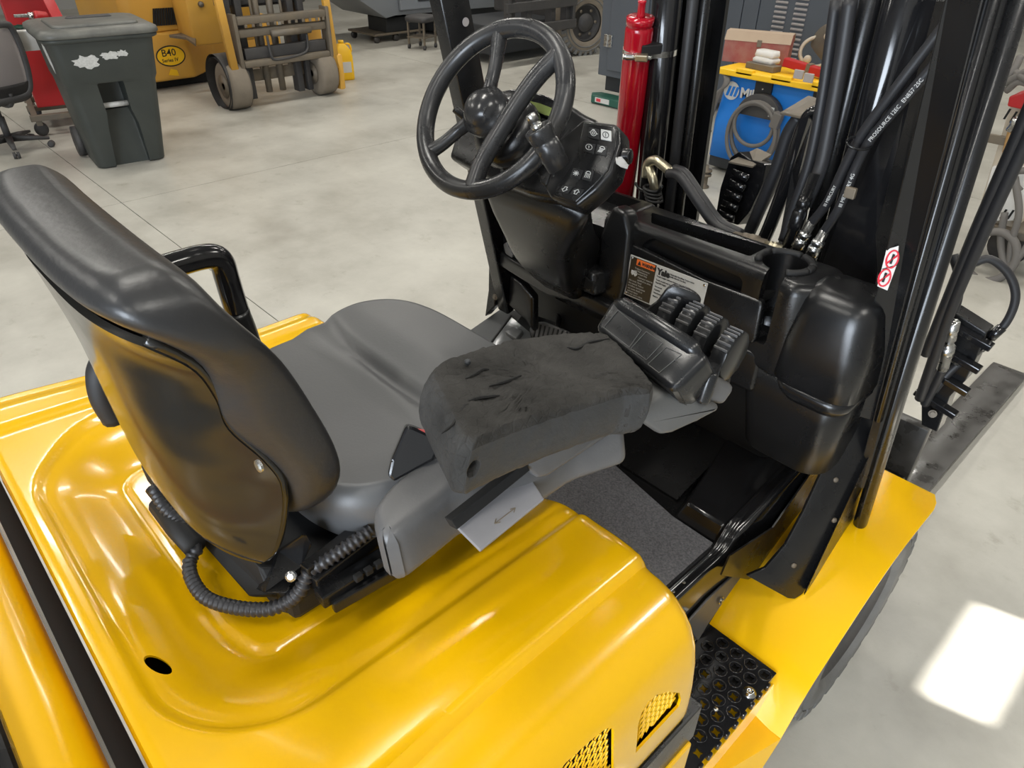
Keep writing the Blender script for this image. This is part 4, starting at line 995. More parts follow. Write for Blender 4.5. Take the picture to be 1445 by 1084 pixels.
# ---------------------------------------------------------------- overhead guard legs
# right leg: folded plate with a rounded outer bar, foot bracket bolted to the cowl
def bar(p, q, w_, d_, name, m, parent, ax=(1, 0, 0), bev=0.006):
    p, q = V(p), V(q); t = (q-p).normalized(); x = V(ax); x = (x-x.dot(t)*t).normalized(); y = t.cross(x)
    pts = [x*a+y*b for a, b in rrect(w_, d_, min(w_, d_)*0.5 if bev == 'round' else bev, 4)]
    bm = new(); loft(bm, [[p+s_ for s_ in pts], [q+s_ for s_ in pts]]); return obj(name, bm, m, parent, 35)
LX = -0.325
g0, g1 = V((LX, 1.565, 0.560)), V((LX, 1.105, 1.86))
LEGR = bar(at(1214, 738, x=-0.312), at(1446, -30, x=-0.312), 0.030, 0.036, 'guard_leg', 'black_semi', FL, bev='round')
prism_ = lambda px, e: prism(new(), [at(u, v, x=x) for u, v, x in px], e, 0.003)
obj('leg_plate', prism_([(1341, -40, -0.388), (1398, -40, -0.338), (1236, 596, -0.338), (1196, 584, -0.388)], (0, 0.03, 0.01)), 'black_semi', LEGR)
obj('leg_web', prism_([(1395, -40, -0.342), (1432, -40, -0.318), (1222, 690, -0.318), (1205, 690, -0.342)], (0, 0.03, 0.01)), 'black_semi', LEGR)
bar(at(1240, 592, x=-0.330), at(1411, -30, x=-0.330), 0.015, 0.02, 'leg_lip', 'black_semi', LEGR, bev='round')
_a, _b, _c = at(1206, 576, x=-0.388), at(1250, 592, x=-0.335), at(1113, 846, x=-0.340)
fbn = (_b-_a).cross(_c-_a).normalized(); fbn = fbn if fbn.y < 0 else -fbn
BRK2 = obj('foot_bracket', slab([(1206, 576), (1250, 592), (1200, 700), (1140, 828), (1133, 839), (1122, 846), (1112, 845), (1054, 813), (1080, 802), (1108, 770), (1135, 720), (1158, 670), (1165, 640)], _a, fbn, 0.010, 0.003), 'black_semi', LEGR, 30)
obj('inner_arch_panel', prism(new(), [at(u, v, x=-0.437) for u, v in ((1149, 662), (1172, 655), (1162, 690), (1140, 735), (1100, 795), (1056, 818), (1018, 812), (1030, 785), (1091, 745))], (-0.004, 0, 0)), 'black_semi', SILL)
obj('kick_floor', prism(new(), [at(u, v, z=z) for u, v, z in ((664, 474, .775), (712, 436, .835), (740, 440, .86), (830, 470, .80), (830, 520, .74), (690, 510, .75))], (0, 0, -0.02)), 'black_matt', FP)
P = [at(1250, 592, x=-0.333), at(1200, 748, x=-0.330), at(1137, 838, x=-0.315), at(1160, 785, x=-0.325)]
bm = prism(new(), [P[0]+V((0.0, 0.004, 0)), at(1247, 640, x=-0.328), at(1200, 746, x=-0.330), at(1135, 840, x=-0.316)], (-0.004, 0.006, 0)); obj('bracket_side', bm, 'black_semi', LEGR)
for u, v, x in ((1179, 677, -0.383), (1120, 798, -0.375), (1177, 734, -0.350)):
    q = new(); lathe(q, [(0, 0.0065), (0.002, 0.0065), (0.004, 0.004)], on(u, v, _a, fbn), fbn, 12); obj('bracket_bolt', q, 'dirty_steel', LEGR, 50)
# left leg
l0, l1 = at(722, 430, x=-1.36), at(634, 0, x=-1.33)
tdir = (l1-l0).normalized()
LEGL = bar(l0, l1+tdir*0.5, 0.045, 0.075, 'guard_leg', 'black_semi', FL, bev=0.006)
q = new(); hp_ = at(657, 31, x=-1.307); lathe(q, [(0, 0.009), (0.001, 0.009)], hp_, (1, 0, 0), 16); obj('leg_hole', q, 'concrete' if False else 'mesh_grey', LEGL)

# ---------------------------------------------------------------- mast
lean = V((0, -0.045, 1.0)).normalized()
MAST = None
def channel(x, y, w_, d_, t_, open_, z0, z1, name, m, parent):
    """C section standing upright, open towards +1/-1 in X"""
    s = open_
    pts = [(-s*w_/2, -d_/2), (s*w_/2, -d_/2), (s*w_/2, -d_/2+t_), (-s*w_/2+s*t_, -d_/2+t_), (-s*w_/2+s*t_, d_/2-t_), (s*w_/2, d_/2-t_), (s*w_/2, d_/2), (-s*w_/2, d_/2)]
    bm = new(); o_ = V((x, y, 0)); 
    loft(bm, [[o_+V((a, b, z0))+lean*0+V((0, -0.045*(z0-0.6), 0)) for a, b in pts], [o_+V((a, b, z1))+V((0, -0.045*(z1-0.6), 0)) for a, b in pts]])
    return obj(name, bm, m, parent)
MAST = obj('mast', mbox((-0.79, 1.80, 0.25), (0.66, 0.05, 0.12), None, 0.006), 'black_semi', FL)
ZT = 2.35
channel(-0.465, 1.70, 0.050, 0.130, 0.014, -1, 0.10, ZT, 'outer_rail', 'black_semi', MAST)
channel(-0.530, 1.72, 0.045, 0.110, 0.014, -1, 0.10, ZT, 'inner_rail', 'black_gloss', MAST)
channel(-1.155, 1.70, 0.050, 0.130, 0.014, 1, 0.10, ZT, 'outer_rail', 'black_semi', MAST)
channel(-1.098, 1.74, 0.045, 0.110, 0.014, 1, 0.10, ZT, 'inner_rail', 'black_gloss', MAST)
def vtube(p, z0, z1, r, name, m, parent, n=24, ln_=0.045):
    p = V(p); f = lambda z: V((p.x, p.y-ln_*(z-p.z), z)); return obj(name, tube(new(), [f(z0), f(z1)], r, n), m, parent, 40)
# lift cylinders
c = at(923, 200, y=1.58); CYL = vtube(c, 0.5, ZT, 0.036, 'lift_cylinder', 'black_gloss', MAST)
for u, v, y in ((1262, 60, 1.62),): vtube(at(u, v, y=y), 0.5, ZT, 0.040, 'lift_cylinder', 'black_gloss', MAST)
vtube(at(1205, 100, y=1.62), 0.5, ZT, 0.022, 'mast_strut', 'black_semi', MAST)
vtube(at(962, 140, y=1.58), 0.5, ZT, 0.014, 'mast_strut', 'hose', MAST)
vtube(at(978, 140, y=1.60), 0.5, ZT, 0.012, 'mast_strut', 'black_semi', MAST)
# wide dark cross plate behind the hoses on the right
bm = prism(new(), [at(1235, 330, y=1.50), at(1320, 0, y=1.46), at(1345, 0, y=1.44), at(1262, 400, y=1.46), at(1240, 412, y=1.48)], (0, 0.01, 0), 0.002); obj('side_plate', bm, 'black_semi', MAST)
bm = prism(new(), [at(1160, 372, y=1.56), at(1240, 150, y=1.60), at(1300, 0, y=1.60), at(1330, 0, y=1.56), at(1235, 412, y=1.50)], (0, 0.012, 0), 0.002); obj('gusset_plate', bm, 'black_gloss', MAST)
# warning sticker on the leg side
SKP = V((-0.383, 1.40, 1.30)); sn = V((-0.1, -1, 0.1)).normalized()
STK = obj('warning_sticker', slab([(1251, 352), (1268, 347), (1266, 372), (1252, 410), (1238, 404), (1244, 380)], at(1253, 378, x=-0.374), sn, 0.001, 0.0), 'white', MAST)
q0 = at(1253, 378, x=-0.374)+sn*0.0008
for u, v in ((1259, 366), (1248, 392)):
    c = on(u, v, q0, sn); u_, v_, _ = frame(sn); q = new()
    tube(q, [c+(u_*math.cos(2*PI*k/20)*0.8+v_*math.sin(2*PI*k/20)*1.3)*0.012 for k in range(20)], 0.0016, 5, closed=True); tube(q, [c+(u_*-0.6+v_*-0.9)*0.012, c+(u_*0.6+v_*0.9)*0.012], 0.0016, 5)
    obj('prohibition_sign', q, 'print_red', STK)['kind'] = 'stuff'
    q = new(); tube(q, [c+v_*0.009-sn*0.0004, c-v_*0.008-sn*0.0004], 0.0022, 5); obj('sign_figure', q, 'ink', STK)
q = new(); tube(q, [on(1245, 380, q0, sn), on(1266, 374, q0, sn)], 0.0008, 5); obj('sticker_line', q, 'ink', STK)

# hoses -------------------------------------------------------------------
def hose(pix, r, name='hydraulic_hose', m='hose', n=12, sub=8, parent=None):
    return obj(name, tube(new(), crom([at(u, v, y=y) for u, v, y in pix], sub), r, n), m, parent or MAST, 60)
def fitting(p, q, r, m='steel', name='hose_fitting'):
    p, q = V(p), V(q); L_ = (q-p).length
    return obj(name, lathe(new(), [(0, r*0.9), (L_*0.30, r*0.9), (L_*0.30, r*1.15), (L_*0.45, r*1.15), (L_*0.46, r*0.95), (L_*0.52, r*1.25), (L_*0.74, r*1.25), (L_*0.75, r*1.0), (L_*1.0, r*1.0)], p, q-p, 12), m, MAST, 30)
HO1 = hose([(1145, 315, 1.46), (1168, 285, 1.45), (1192, 235, 1.44), (1216, 190, 1.43), (1260, 130, 1.42), (1300, 78, 1.42), (1345, 20, 1.42)], 0.0095)
HO2 = hose([(1163, 327, 1.45), (1186, 290, 1.44), (1206, 240, 1.44), (1229, 196, 1.43), (1275, 142, 1.42), (1315, 95, 1.42), (1360, 45, 1.42)], 0.0095)
hose([(1135, 290, 1.50), (1148, 262, 1.51), (1160, 230, 1.53), (1172, 170, 1.55), (1188, 80, 1.57), (1200, 0, 1.58)], 0.015)
hose([(1105, 340, 1.55), (1118, 300, 1.56), (1142, 230, 1.57), (1160, 140, 1.58), (1180, 0, 1.60)], 0.012)
fitting(at(1146, 313, y=1.46), at(1118, 362, y=1.44), 0.0115); fitting(at(1164, 325, y=1.45), at(1138, 372, y=1.43), 0.0115)
fitting(at(1150, 245, y=1.50), at(1110, 350, y=1.45), 0.0125, 'black_semi')
# zip tie around the two hoses, clip below
q = new(); c = at(1213, 202, y=1.418); d_ = (at(1222, 196, y=1.43)-at(1206, 220, y=1.44)).normalized(); u_, v_, _ = frame(d_)
pp = [c+u_*0.026*math.cos(2*PI*k/24)+v_*0.017*math.sin(2*PI*k/24) for k in range(24)]; tube(q, pp, 0.0028, 6, closed=True); obj('cable_tie', q, 'black_plastic', MAST, 60)
q = mbox(at(1200, 272, y=1.43), (0.022, 0.010, 0.022), None, 0.002); obj('hose_clip', q, 'dirty_steel', MAST)
# faint white print along both hoses
def hose_print(ho_pts, s, t0, size, m='print_white'):
    pts = [at(u, v, y=y) for u, v, y in ho_pts]; a, b = pts; d = (b-a).normalized(); toc = (V((0,0,HC))-a).normalized()
    up = toc.cross(d).normalized(); nrm = d.cross(up)
    o_ = a+nrm*0.0098-up*size*0.35; text(s, size, m, MAST, o_, d, up, 'hose_print', ext=0.0002)
hose_print([(1186, 290, 1.44), (1206, 240, 1.44)], 'III MERCURY 4G', 0, 0.010)
hose_print([(1165, 288, 1.45), (1192, 235, 1.44)], 'III MERCURY', 0, 0.009)
hose_print([(1229, 196, 1.43), (1275, 142, 1.42)], 'PROSOURCE 12EC', 0, 0.010)
hose_print([(1275, 142, 1.42), (1315, 95, 1.42)], 'EN857 2SC', 0, 0.010)
# return line from the left cylinder down behind the tray
hose([(943, 245, 1.50), (960, 250, 1.49), (985, 285, 1.47), (1010, 318, 1.46), (1040, 335, 1.45)], 0.0125)
hose([(952, 238, 1.52), (968, 246, 1.51), (992, 281, 1.49), (1016, 313, 1.48), (1046, 330, 1.47)], 0.0115)
q = new(); tube(q, crom([at(u, v, y=1.51) for u, v in ((912, 250), (914, 232), (924, 226), (935, 233), (947, 243))], 5), 0.0125, 10); obj('elbow_fitting', q, 'brass', MAST, 60)
q = new(); tube(q, [at(914, 232, y=1.51), at(922, 255, y=1.51), at(924, 272, y=1.51)], 0.012, 8); obj('elbow_base', q, 'brass', MAST, 60)
fitting(at(1036, 333, y=1.45), at(1080, 346, y=1.44), 0.013, 'dirty_steel'); fitting(at(1078, 345, y=1.44), at(1104, 352, y=1.44), 0.010, 'brass')
q = new(); tube(q, crom([at(u, v, y=1.50) for u, v in ((896, 258), (905, 268), (925, 272), (935, 262))], 4), 0.004, 6); obj('cable_tie', q, 'black_plastic', MAST, 60)
for k in range(4):
    q = new(); c = at(920+k, 266+5*k, y=1.51); u_, v_, _ = frame((0.1, 0, 1)); tube(q, [c+(u_*math.cos(2*PI*i/16)+v_*math.sin(2*PI*i/16))*0.021 for i in range(16)], 0.004, 6, closed=True); obj('wire_wrap', q, 'black_matt', MAST, 60)
# chain anchor / sheave guard in the middle of the mast
SH = obj('sheave_guard', slab([(1042, 214), (1059, 226), (1080, 232), (1074, 262), (1056, 300), (1040, 318), (1014, 310), (1010, 300), (1016, 265), (1030, 222)], at(1040, 270, y=1.72), (-0.25, -1, 0.1), 0.07, 0.004), 'black_gloss', MAST)
obj('guard_top', prism(new(), [at(1028, 230, y=1.70), at(1068, 211, y=1.80), at(1088, 220, y=1.80), at(1062, 237, y=1.70)], (0, 0, 0.004)), 'dirty_steel', SH)
for k in range(5):
    a = (lerp(1036, 1016, k/4), lerp(243, 300, k/4)); b = (lerp(1056, 1036, k/4), lerp(252, 309, k/4))
    p = at(*a, y=1.70); q_ = at(*b, y=1.69); bm = new(); cyl(bm, p, q_, 0.010, 12); obj('chain_link', bm, 'black_gloss', SH, 60)
obj('hose_sheave', tube(new(), crom([at(u, v, y=1.66) for u, v in ((1050, 345), (1070, 300), (1095, 240), (1112, 190), (1128, 165))], 6), 0.016, 12), 'hose', MAST, 60)
obj('hose_sheave', tube(new(), crom([at(u, v, y=1.63) for u, v in ((1075, 345), (1090, 310), (1112, 250), (1128, 195), (1142, 165), (1158, 158))], 6), 0.017, 12), 'black_gloss', MAST, 60)
SB = obj('sheave_bracket', prism(new(), [at(1100, 162, y=1.66), at(1140, 138, y=1.74), at(1166, 146, y=1.74), at(1164, 152, y=1.66), at(1142, 165, y=1.62), at(1128, 168, y=1.62)], (0, 0, 0.006), 0.002), 'dirty_steel', MAST)
obj('bracket_wall', prism(new(), [at(1128, 168, y=1.60), at(1142, 164, y=1.60), at(1165, 150, y=1.66), at(1150, 190, y=1.66), at(1128, 345, y=1.64), at(1098, 345, y=1.60), at(1118, 240, y=1.60)], (0, 0.02, 0)), 'black_gloss', SB)
obj('cross_member', mbox((-0.79, 1.70, 1.02), (0.60, 0.03, 0.12), None, 0.006), 'black_matt', MAST)
# carriage and forks
CAR = obj('carriage', mbox((-0.79, 2.03, 0.36), (0.86, 0.045, 0.10), None, 0.006), 'black_semi', FL)
obj('carriage_bar', mbox((-0.79, 2.03, 0.12), (0.86, 0.045, 0.10), None, 0.006), 'black_semi', CAR)
for x in (-0.47, -1.11):
    obj('carriage_plate', mbox((x, 1.95, 0.30), (0.022, 0.16, 0.46), None, 0.004), 'black_semi', CAR)
bm = prism(new(), [at(u, v, y=1.98) for u, v in ((1300, 560), (1345, 440), (1392, 470), (1385, 490), (1362, 538), (1340, 560), (1322, 610), (1300, 600))], (0, 0.06, 0), 0.003)
SSH = obj('side_shifter', bm, 'black_semi', CAR)
for k in range(4):
    p = at(lerp(1345, 1300, k/3), lerp(465, 560, k/3), y=1.965); obj('shifter_rib', mbox(p+V((0.04, 0, 0)), (0.12, 0.03, 0.018), Matrix.Rotation(0.2, 3, 'Y'), 0.003), 'black_gloss', SSH)
q = new(); bolt(q, at(1316, 584, y=1.95), (0.3, -1, 0.4), 0.0075, 0.008); obj('shifter_bolt', q, 'dirty_steel', SSH)
def fork(xc):
    w_ = 0.155; prof = [(2.06, 0.62), (2.06, 0.085), (2.075, 0.055), (2.11, 0.045), (3.72, 0.045), (3.76, 0.052), (3.76, 0.058), (3.72, 0.064), (2.14, 0.088), (2.105, 0.10), (2.10, 0.14), (2.10, 0.62)]
    bm = prism(new(), [V((xc-w_/2, y, z-0.03)) for y, z in prof], (w_, 0, 0), 0.004); return obj('fork', bm, 'fork', FL, 30)
fork(-0.432); fork(-1.15)
# big auxiliary hoses on the right
hose([(1298, 562, 1.93), (1316, 510, 1.86), (1340, 440, 1.80), (1385, 335, 1.74), (1445, 205, 1.68), (1490, 110, 1.64)], 0.0135, 'auxiliary_hose', parent=CAR)
hose([(1306, 500, 1.84), (1330, 440, 1.80), (1375, 330, 1.74), (1430, 205, 1.68), (1475, 100, 1.64)], 0.0125, 'auxiliary_hose', parent=CAR)
hose([(1346, 440, 1.86), (1352, 415, 1.87), (1352, 385, 1.87), (1345, 360, 1.88)], 0.0115, 'auxiliary_hose', parent=CAR)
hose([(1372, 372, 1.98), (1398, 366, 2.0), (1424, 388, 2.02), (1433, 420, 2.03), (1420, 455, 2.03), (1395, 478, 2.02), (1370, 500, 2.0), (1340, 525, 1.97), (1318, 552, 1.95)], 0.0105, 'auxiliary_hose', parent=CAR)
def fit2(a, b, r, m='steel'):
    L_ = (b-a).length; return obj('hose_fitting', lathe(new(), [(0, r), (L_*.35, r), (L_*.35, r*.8), (L_*.5, r*.8), (L_*.5, r*1.2), (L_*.7, r*1.2), (L_*.7, r), (L_, r)], a, b-a, 12), m, CAR, 30)
fit2(at(1346, 455, y=1.85), at(1330, 520, y=1.90), 0.015); fit2(at(1414, 462, y=2.02), at(1368, 504, y=1.99), 0.013, 'black_gloss'); fit2(at(1354, 504, y=1.97), at(1346, 512, y=1.965), 0.0135)
hose([(1330, 520, 1.90), (1318, 545, 1.93), (1305, 570, 1.95)], 0.012, 'auxiliary_hose', parent=CAR)

# ================================================================== RED CANISTER strapped to the lift cylinder
c0 = at(879, 262, y=1.565); c1 = at(904, 24, y=1.505)
RED = root('red_canister', 'glossy red steel canister clamped upright to the black mast cylinder', 'canister', c0, world=True)
ax = (c1-c0).normalized(); L = (c1-c0).length; base = c0-ax*0.20
Lb = L+0.20
obj('canister_body', lathe(new(), [(0, 0.030), (0.004, 0.034), (Lb-0.030, 0.034), (Lb-0.022, 0.0325), (Lb-0.018, 0.030), (Lb-0.016, 0.033), (Lb-0.006, 0.0335), (Lb, 0.033)], base, ax, 32), 'red', RED, 30)
obj('canister_stem', lathe(new(), [(0, 0.011), (0.006, 0.009), (0.030, 0.009), (0.032, 0.010), (0.036, 0.010)], base+ax*Lb, ax, 16), 'red', RED, 40)
# hose clamp around canister and cylinder
cc = at(889, 69, y=1.515); cyp = at(923, 200, y=1.58); _z = (base+ax*((cc-base).dot(ax))).z; c2 = V((cyp.x, cyp.y-0.045*(_z-cyp.z), _z)); cc = base+ax*((cc-base).dot(ax))
ua = (c2-cc); ua = (ua-ua.dot(ax)*ax).normalized(); va = ax.cross(ua)
ctrR = base+ax*((cc-base).dot(ax)); dC = (c2-cc).dot(ua)
loop = [ctrR+(ua*math.cos(math.radians(a))+va*math.sin(math.radians(a)))*0.0355 for a in range(90, 271, 15)]
loop2 = [ctrR+ua*dC+(ua*math.cos(math.radians(a))+va*math.sin(math.radians(a)))*0.0375 for a in range(-90, 91, 15)]
bandp = loop+loop2; bm = new(); ro = []
for q in bandp: ro.append([q-ax*0.007, q+ax*0.007])
ro.append(ro[0]); grid(bm, ro); bmesh.ops.recalc_face_normals(bm, faces=bm.faces); bmesh.ops.solidify(bm, geom=bm.faces[:], thickness=0.001)
CLP = obj('hose_clamp', bm, 'chrome', RED, 60)
tc_ = (V((0,0,HC))-ctrR); side_ = (tc_-tc_.dot(ax)*ax).normalized()
sc_ = ctrR+side_*0.040
dd = (ua-ua.dot(side_)*side_).normalized()
obj('clamp_housing', mbox(sc_+dd*0.012, (0.020, 0.030, 0.016), Matrix((side_, dd, ax)).transposed(), 0.003), 'brass', CLP)
q = new(); lathe(q, [(-0.034, 0.005), (-0.030, 0.008), (-0.028, 0.005)]+[z_ for k in range(6) for z_ in ((-0.026+0.0035*k, 0.0095), (-0.0245+0.0035*k, 0.007))]+[(0.032, 0.006), (0.036, 0.004)], sc_+dd*0.0, dd, 14); obj('clamp_screw', q, 'chrome', CLP, 30)
obj('spacer_block', mbox(ctrR+ua*0.036+side_*0.026+ax*0.014, (0.03, 0.05, 0.022), Matrix((side_, ua, ax)).transposed(), 0.002), 'black_matt', RED)
# ================================================================== BACKGROUND
def rrz(w_, d_, r, z, cx_=0, cy_=0, n=4): return [V((cx_+a, cy_+b, z)) for a, b in rrect(w_, d_, r, n)]
# ---------------------------------------------------------------- wheeled bin; local -Y is its front
BIN = root('wheelie_bin', 'dark green-grey wheeled bin with a worn lid standing on the concrete', 'bin', (-6.76, 1.79, 0), math.radians(84))
secs = [(0.0, 0.50, 0.46), (0.012, 0.53, 0.49), (0.30, 0.59, 0.56), (0.55, 0.635, 0.62), (0.66, 0.655, 0.645), (0.70, 0.68, 0.68), (0.88, 0.71, 0.72), (0.985, 0.73, 0.75)]
bm = new(); loft(bm, [rrz(w_, d_, 0.07, z, 0, 0.0-(d_-0.46)*0.30) for z, w_, d_ in secs])
BB = obj('bin_body', bm, 'bin', BIN, 40)
cut = [prism(new(), [V((-0.115, -0.9, 0.675)), V((0.075, -0.9, 0.675)), V((0.085, -0.9, 0.44)), V((-0.10, -0.9, 0.44))], (0, 0.74, 0), 0.012, 2),
       prism(new(), [V((-0.10, -0.9, 0.45)), V((0.085, -0.9, 0.45)), V((0.115, -0.9, 0.33)), V((0.135, -0.9, -0.02)), V((-0.135, -0.9, -0.02)), V((-0.115, -0.9, 0.33))], (0, 0.705, 0), 0.012, 2)]
boolean(BB, cut); resmooth(BB, 'bin', 35)
q = new(); cyl(q, V((-0.112, -0.268, 0.488)), V((0.088, -0.268, 0.488)), 0.020, 14); obj('grab_bar', q, 'white_wear', BIN, 50)
bm = new(); loft(bm, [rrz(0.77, 0.80, 0.09, 0.975, 0, -0.085), rrz(0.80, 0.83, 0.10, 0.985, 0, -0.085), rrz(0.80, 0.83, 0.10, 1.010, 0, -0.085)]); obj('bin_rim', bm, 'bin', BIN, 40)
bm = new(); loft(bm, [rrz(0.82, 0.85, 0.11, 1.008, 0, -0.085), rrz(0.83, 0.86, 0.11, 1.020, 0, -0.085), rrz(0.82, 0.85, 0.11, 1.044, 0, -0.085), rrz(0.76, 0.79, 0.10, 1.060, 0, -0.085), rrz(0.70, 0.73, 0.09, 1.066, 0, -0.085)])
LID = obj('bin_lid', bm, 'bin_lid', BIN, 40)
bm = new(); loft(bm, [rrz(0.60, 0.56, 0.06, 1.060, 0, -0.13), rrz(0.58, 0.54, 0.06, 1.082, 0, -0.13), rrz(0.55, 0.51, 0.05, 1.084, 0, -0.13)]); obj('lid_panel', bm, 'bin_lid', LID, 40)
bm = new(); loft(bm, [rrz(0.34, 0.10, 0.04, 1.080, 0.02, -0.02), rrz(0.30, 0.07, 0.03, 1.096, 0.02, -0.02)]); obj('lid_ridge', bm, 'dusty_black', LID, 40)
bm = new(); cyl(bm, V((-0.36, 0.36, 0.985)), V((0.36, 0.36, 0.985)), 0.018, 12); obj('rear_handle', bm, 'bin', BIN, 50)
for x in (-0.29, 0.29):
    q = new(); lathe(q, [(-0.03, 0.05), (-0.03, 0.12), (0.03, 0.12), (0.03, 0.05)], V((x, 0.26, 0.125)), (1, 0, 0), 24); obj('bin_wheel', q, 'dusty_black', BIN, 40)
def blob(cx_, cz_, w_, h_, y_, seed, n=22, slope=0.0):
    random.seed(seed); P = []
    for k in range(n):
        a = 2*PI*k/n; r = 0.55+0.45*random.random(); P.append(V((cx_+w_*r*math.cos(a), y_, cz_+h_*r*math.sin(a))))
    return P
def fy(z): # front face plane of the bin body
    for (z0, w0, d0), (z1, w1, d1) in zip(secs, secs[1:]):
        if z <= z1:
            d_ = lerp(d0, d1, (z-z0)/(z1-z0)); return -d_/2-(d_-0.46)*0.30
for (cx_, cz_, w_, h_, sd) in ((-0.14, 0.84, 0.11, 0.060, 3), (0.02, 0.865, 0.075, 0.036, 5), (0.11, 0.875, 0.05, 0.03, 9)):
    P = blob(cx_, cz_, w_, h_, 0, sd); P = [V((p.x, fy(p.z)-0.0015, p.z)) for p in P]
    obj('worn_label', prism(new(), P, (0, 0.001, 0)), 'white_wear', BIN)
random.seed(7)
def sx_(z):
    for (z0, w0, d0), (z1, w1, d1) in zip(secs, secs[1:]):
        if z <= z1: return -lerp(w0, w1, (z-z0)/(z1-z0))/2
P = [V((sx_(z)-0.002, y, z)) for y, z in ((-0.20, 0.93), (-0.10, 0.94), (-0.06, 0.90), (-0.10, 0.80), (-0.20, 0.74), (-0.24, 0.80), (-0.22, 0.87))]
obj('worn_label', prism(new(), P, (0.001, 0, 0)), 'white_wear', BIN)
# ---------------------------------------------------------------- office chair at the frame's left edge
CH = root('office_chair', 'black office chair with a grey mesh back at the left edge', 'chair', (-7.62, 1.12, 0), math.radians(112))
for k in range(5):
    a = 2*PI*k/5+0.45; d_ = V((math.cos(a), math.sin(a), 0)); e_ = d_*0.31
    bm = new(); u_ = V((-d_.y, d_.x, 0))
    loft(bm, [[p+u_*s_*w_+V((0, 0, z_)) for s_, z_ in ((-1, b0), (1, b0), (1, b1), (-1, b1))] for p, w_, b0, b1 in ((d_*0.03, 0.028, 0.075, 0.125), (d_*0.18, 0.022, 0.075, 0.11), (e_, 0.016, 0.070, 0.088))])
    lg = obj('base_leg', bm, 'dusty_black', CH, 40)
    q = new(); lathe(q, [(-0.026, 0.010), (-0.026, 0.026), (-0.004, 0.028), (-0.004, 0.010), (0.004, 0.010), (0.004, 0.028), (0.026, 0.026), (0.026, 0.010)], e_+V((0, 0, 0.028)), u_, 18); obj('caster', q, 'dusty_black', lg, 40)
q = new(); cyl(q, V((0, 0, 0.10)), V((0, 0, 0.28)), 0.028, 16); cyl(q, V((0, 0, 0.26)), V((0, 0, 0.40)), 0.016, 16); obj('gas_column', q, 'dusty_black', CH, 40)
bm = new(); loft(bm, [rrz(0.40, 0.38, 0.08, 0.40), rrz(0.47, 0.46, 0.10, 0.425), rrz(0.48, 0.47, 0.10, 0.455), rrz(0.44, 0.43, 0.10, 0.475)]); obj('seat', bm, 'dusty_black', CH, 50)
def bp_(x, z): return V((x, -0.25+0.13*(x/0.24)**2*0.35-0.04*math.sin((z-0.5)*4), z))
fr = [bp_(x, z) for x, z in ((-0.17, 0.47), (-0.225, 0.60), (-0.225, 0.80), (-0.20, 0.95), (-0.14, 1.0), (0.14, 1.0), (0.20, 0.95), (0.225, 0.80), (0.225, 0.60), (0.17, 0.47), (0.0, 0.45))]
BF = obj('back_frame', tube(new(), crom(fr, 5, True), 0.028, 10, closed=True), 'dusty_black', CH, 180)
bm = new(); grid(bm, [[bp_(lerp(-0.2, 0.2, i/10), lerp(0.52, 0.97, j/10)) for i in range(11)] for j in range(11)]); bmesh.ops.solidify(bm, geom=bm.faces[:], thickness=0.006); obj('mesh_panel', bm, 'mesh_grey', BF, 60)
bm = new(); grid(bm, [[bp_(lerp(-0.2, 0.2, i/8), lerp(0.44, 0.56, j/4))+V((0, -0.012, 0)) for i in range(9)] for j in range(5)]); bmesh.ops.solidify(bm, geom=bm.faces[:], thickness=0.02); obj('lumbar_band', bm, 'dusty_black', BF, 60)
bm = new(); tube(bm, crom([V((0, -0.02, 0.40)), V((0, -0.20, 0.40)), bp_(0, 0.50)], 5), 0.022, 10); obj('back_bracket', bm, 'dusty_black', CH, 60)
# ---------------------------------------------------------------- red service cart behind bin and chair
RC_ = root('red_cart', 'red steel cart with dusty caster base behind the wheelie bin', 'cart', (-8.25, 1.85, 0), math.radians(80))
B_ = obj('cart_base', mbox((0, 0, 0.165), (0.80, 0.05, 0.05), None, 0.004), 'dirty_steel', RC_)
for y in (-0.42, 0.42): obj('base_rail', mbox((0, y, 0.165), (0.80, 0.05, 0.05), None, 0.004), 'dirty_steel', RC_)
for x in (-0.36, 0.0, 0.36): obj('base_rail', mbox((x, 0, 0.17), (0.05, 0.84, 0.045), None, 0.004), 'dirty_steel', RC_)
for x in (-0.34, 0.34):
    for y in (-0.38, 0.38):
        q = new(); lathe(q, [(-0.025, 0.02), (-0.025, 0.058), (0.025, 0.058), (0.025, 0.02)], V((x, y, 0.06)), (0, 1, 0.0), 20); c_ = obj('caster', q, 'dusty_black', RC_, 40)
        obj('caster_fork', mbox((x, y, 0.118), (0.05, 0.07, 0.05), None, 0.004), 'dirty_steel', c_)
def post(p, q_, w_, name, m): return bar(p, q_, w_, w_, name, m, RC_, bev=0.006)
post((0.22, -0.40, 0.19), (0.02, -0.40, 1.25), 0.085, 'upright', 'red_flat'); post((0.22, 0.40, 0.19), (0.02, 0.40, 1.25), 0.085, 'upright', 'red_flat')
obj('cart_cabinet', mbox((-0.10, 0.18, 0.72), (0.42, 0.50, 1.05), None, 0.012, 2), 'red_flat', RC_)
obj('cart_side', mbox((-0.13, -0.15, 0.78), (0.36, 0.10, 1.15), None, 0.008, 2), 'red_flat', RC_)
obj('cart_top', mbox((0.0, 0.0, 1.27), (0.70, 0.90, 0.05), None, 0.008, 2), 'red_flat', RC_)
q = new(); cyl(q, V((-0.06, -0.22, 0.62)), V((-0.06, -0.30, 0.62)), 0.03, 14); cyl(q, V((-0.06, -0.22, 0.56)), V((-0.06, -0.28, 0.56)), 0.018, 12); obj('cart_valve', q, 'brass', RC_, 50)['kind'] = 'stuff'
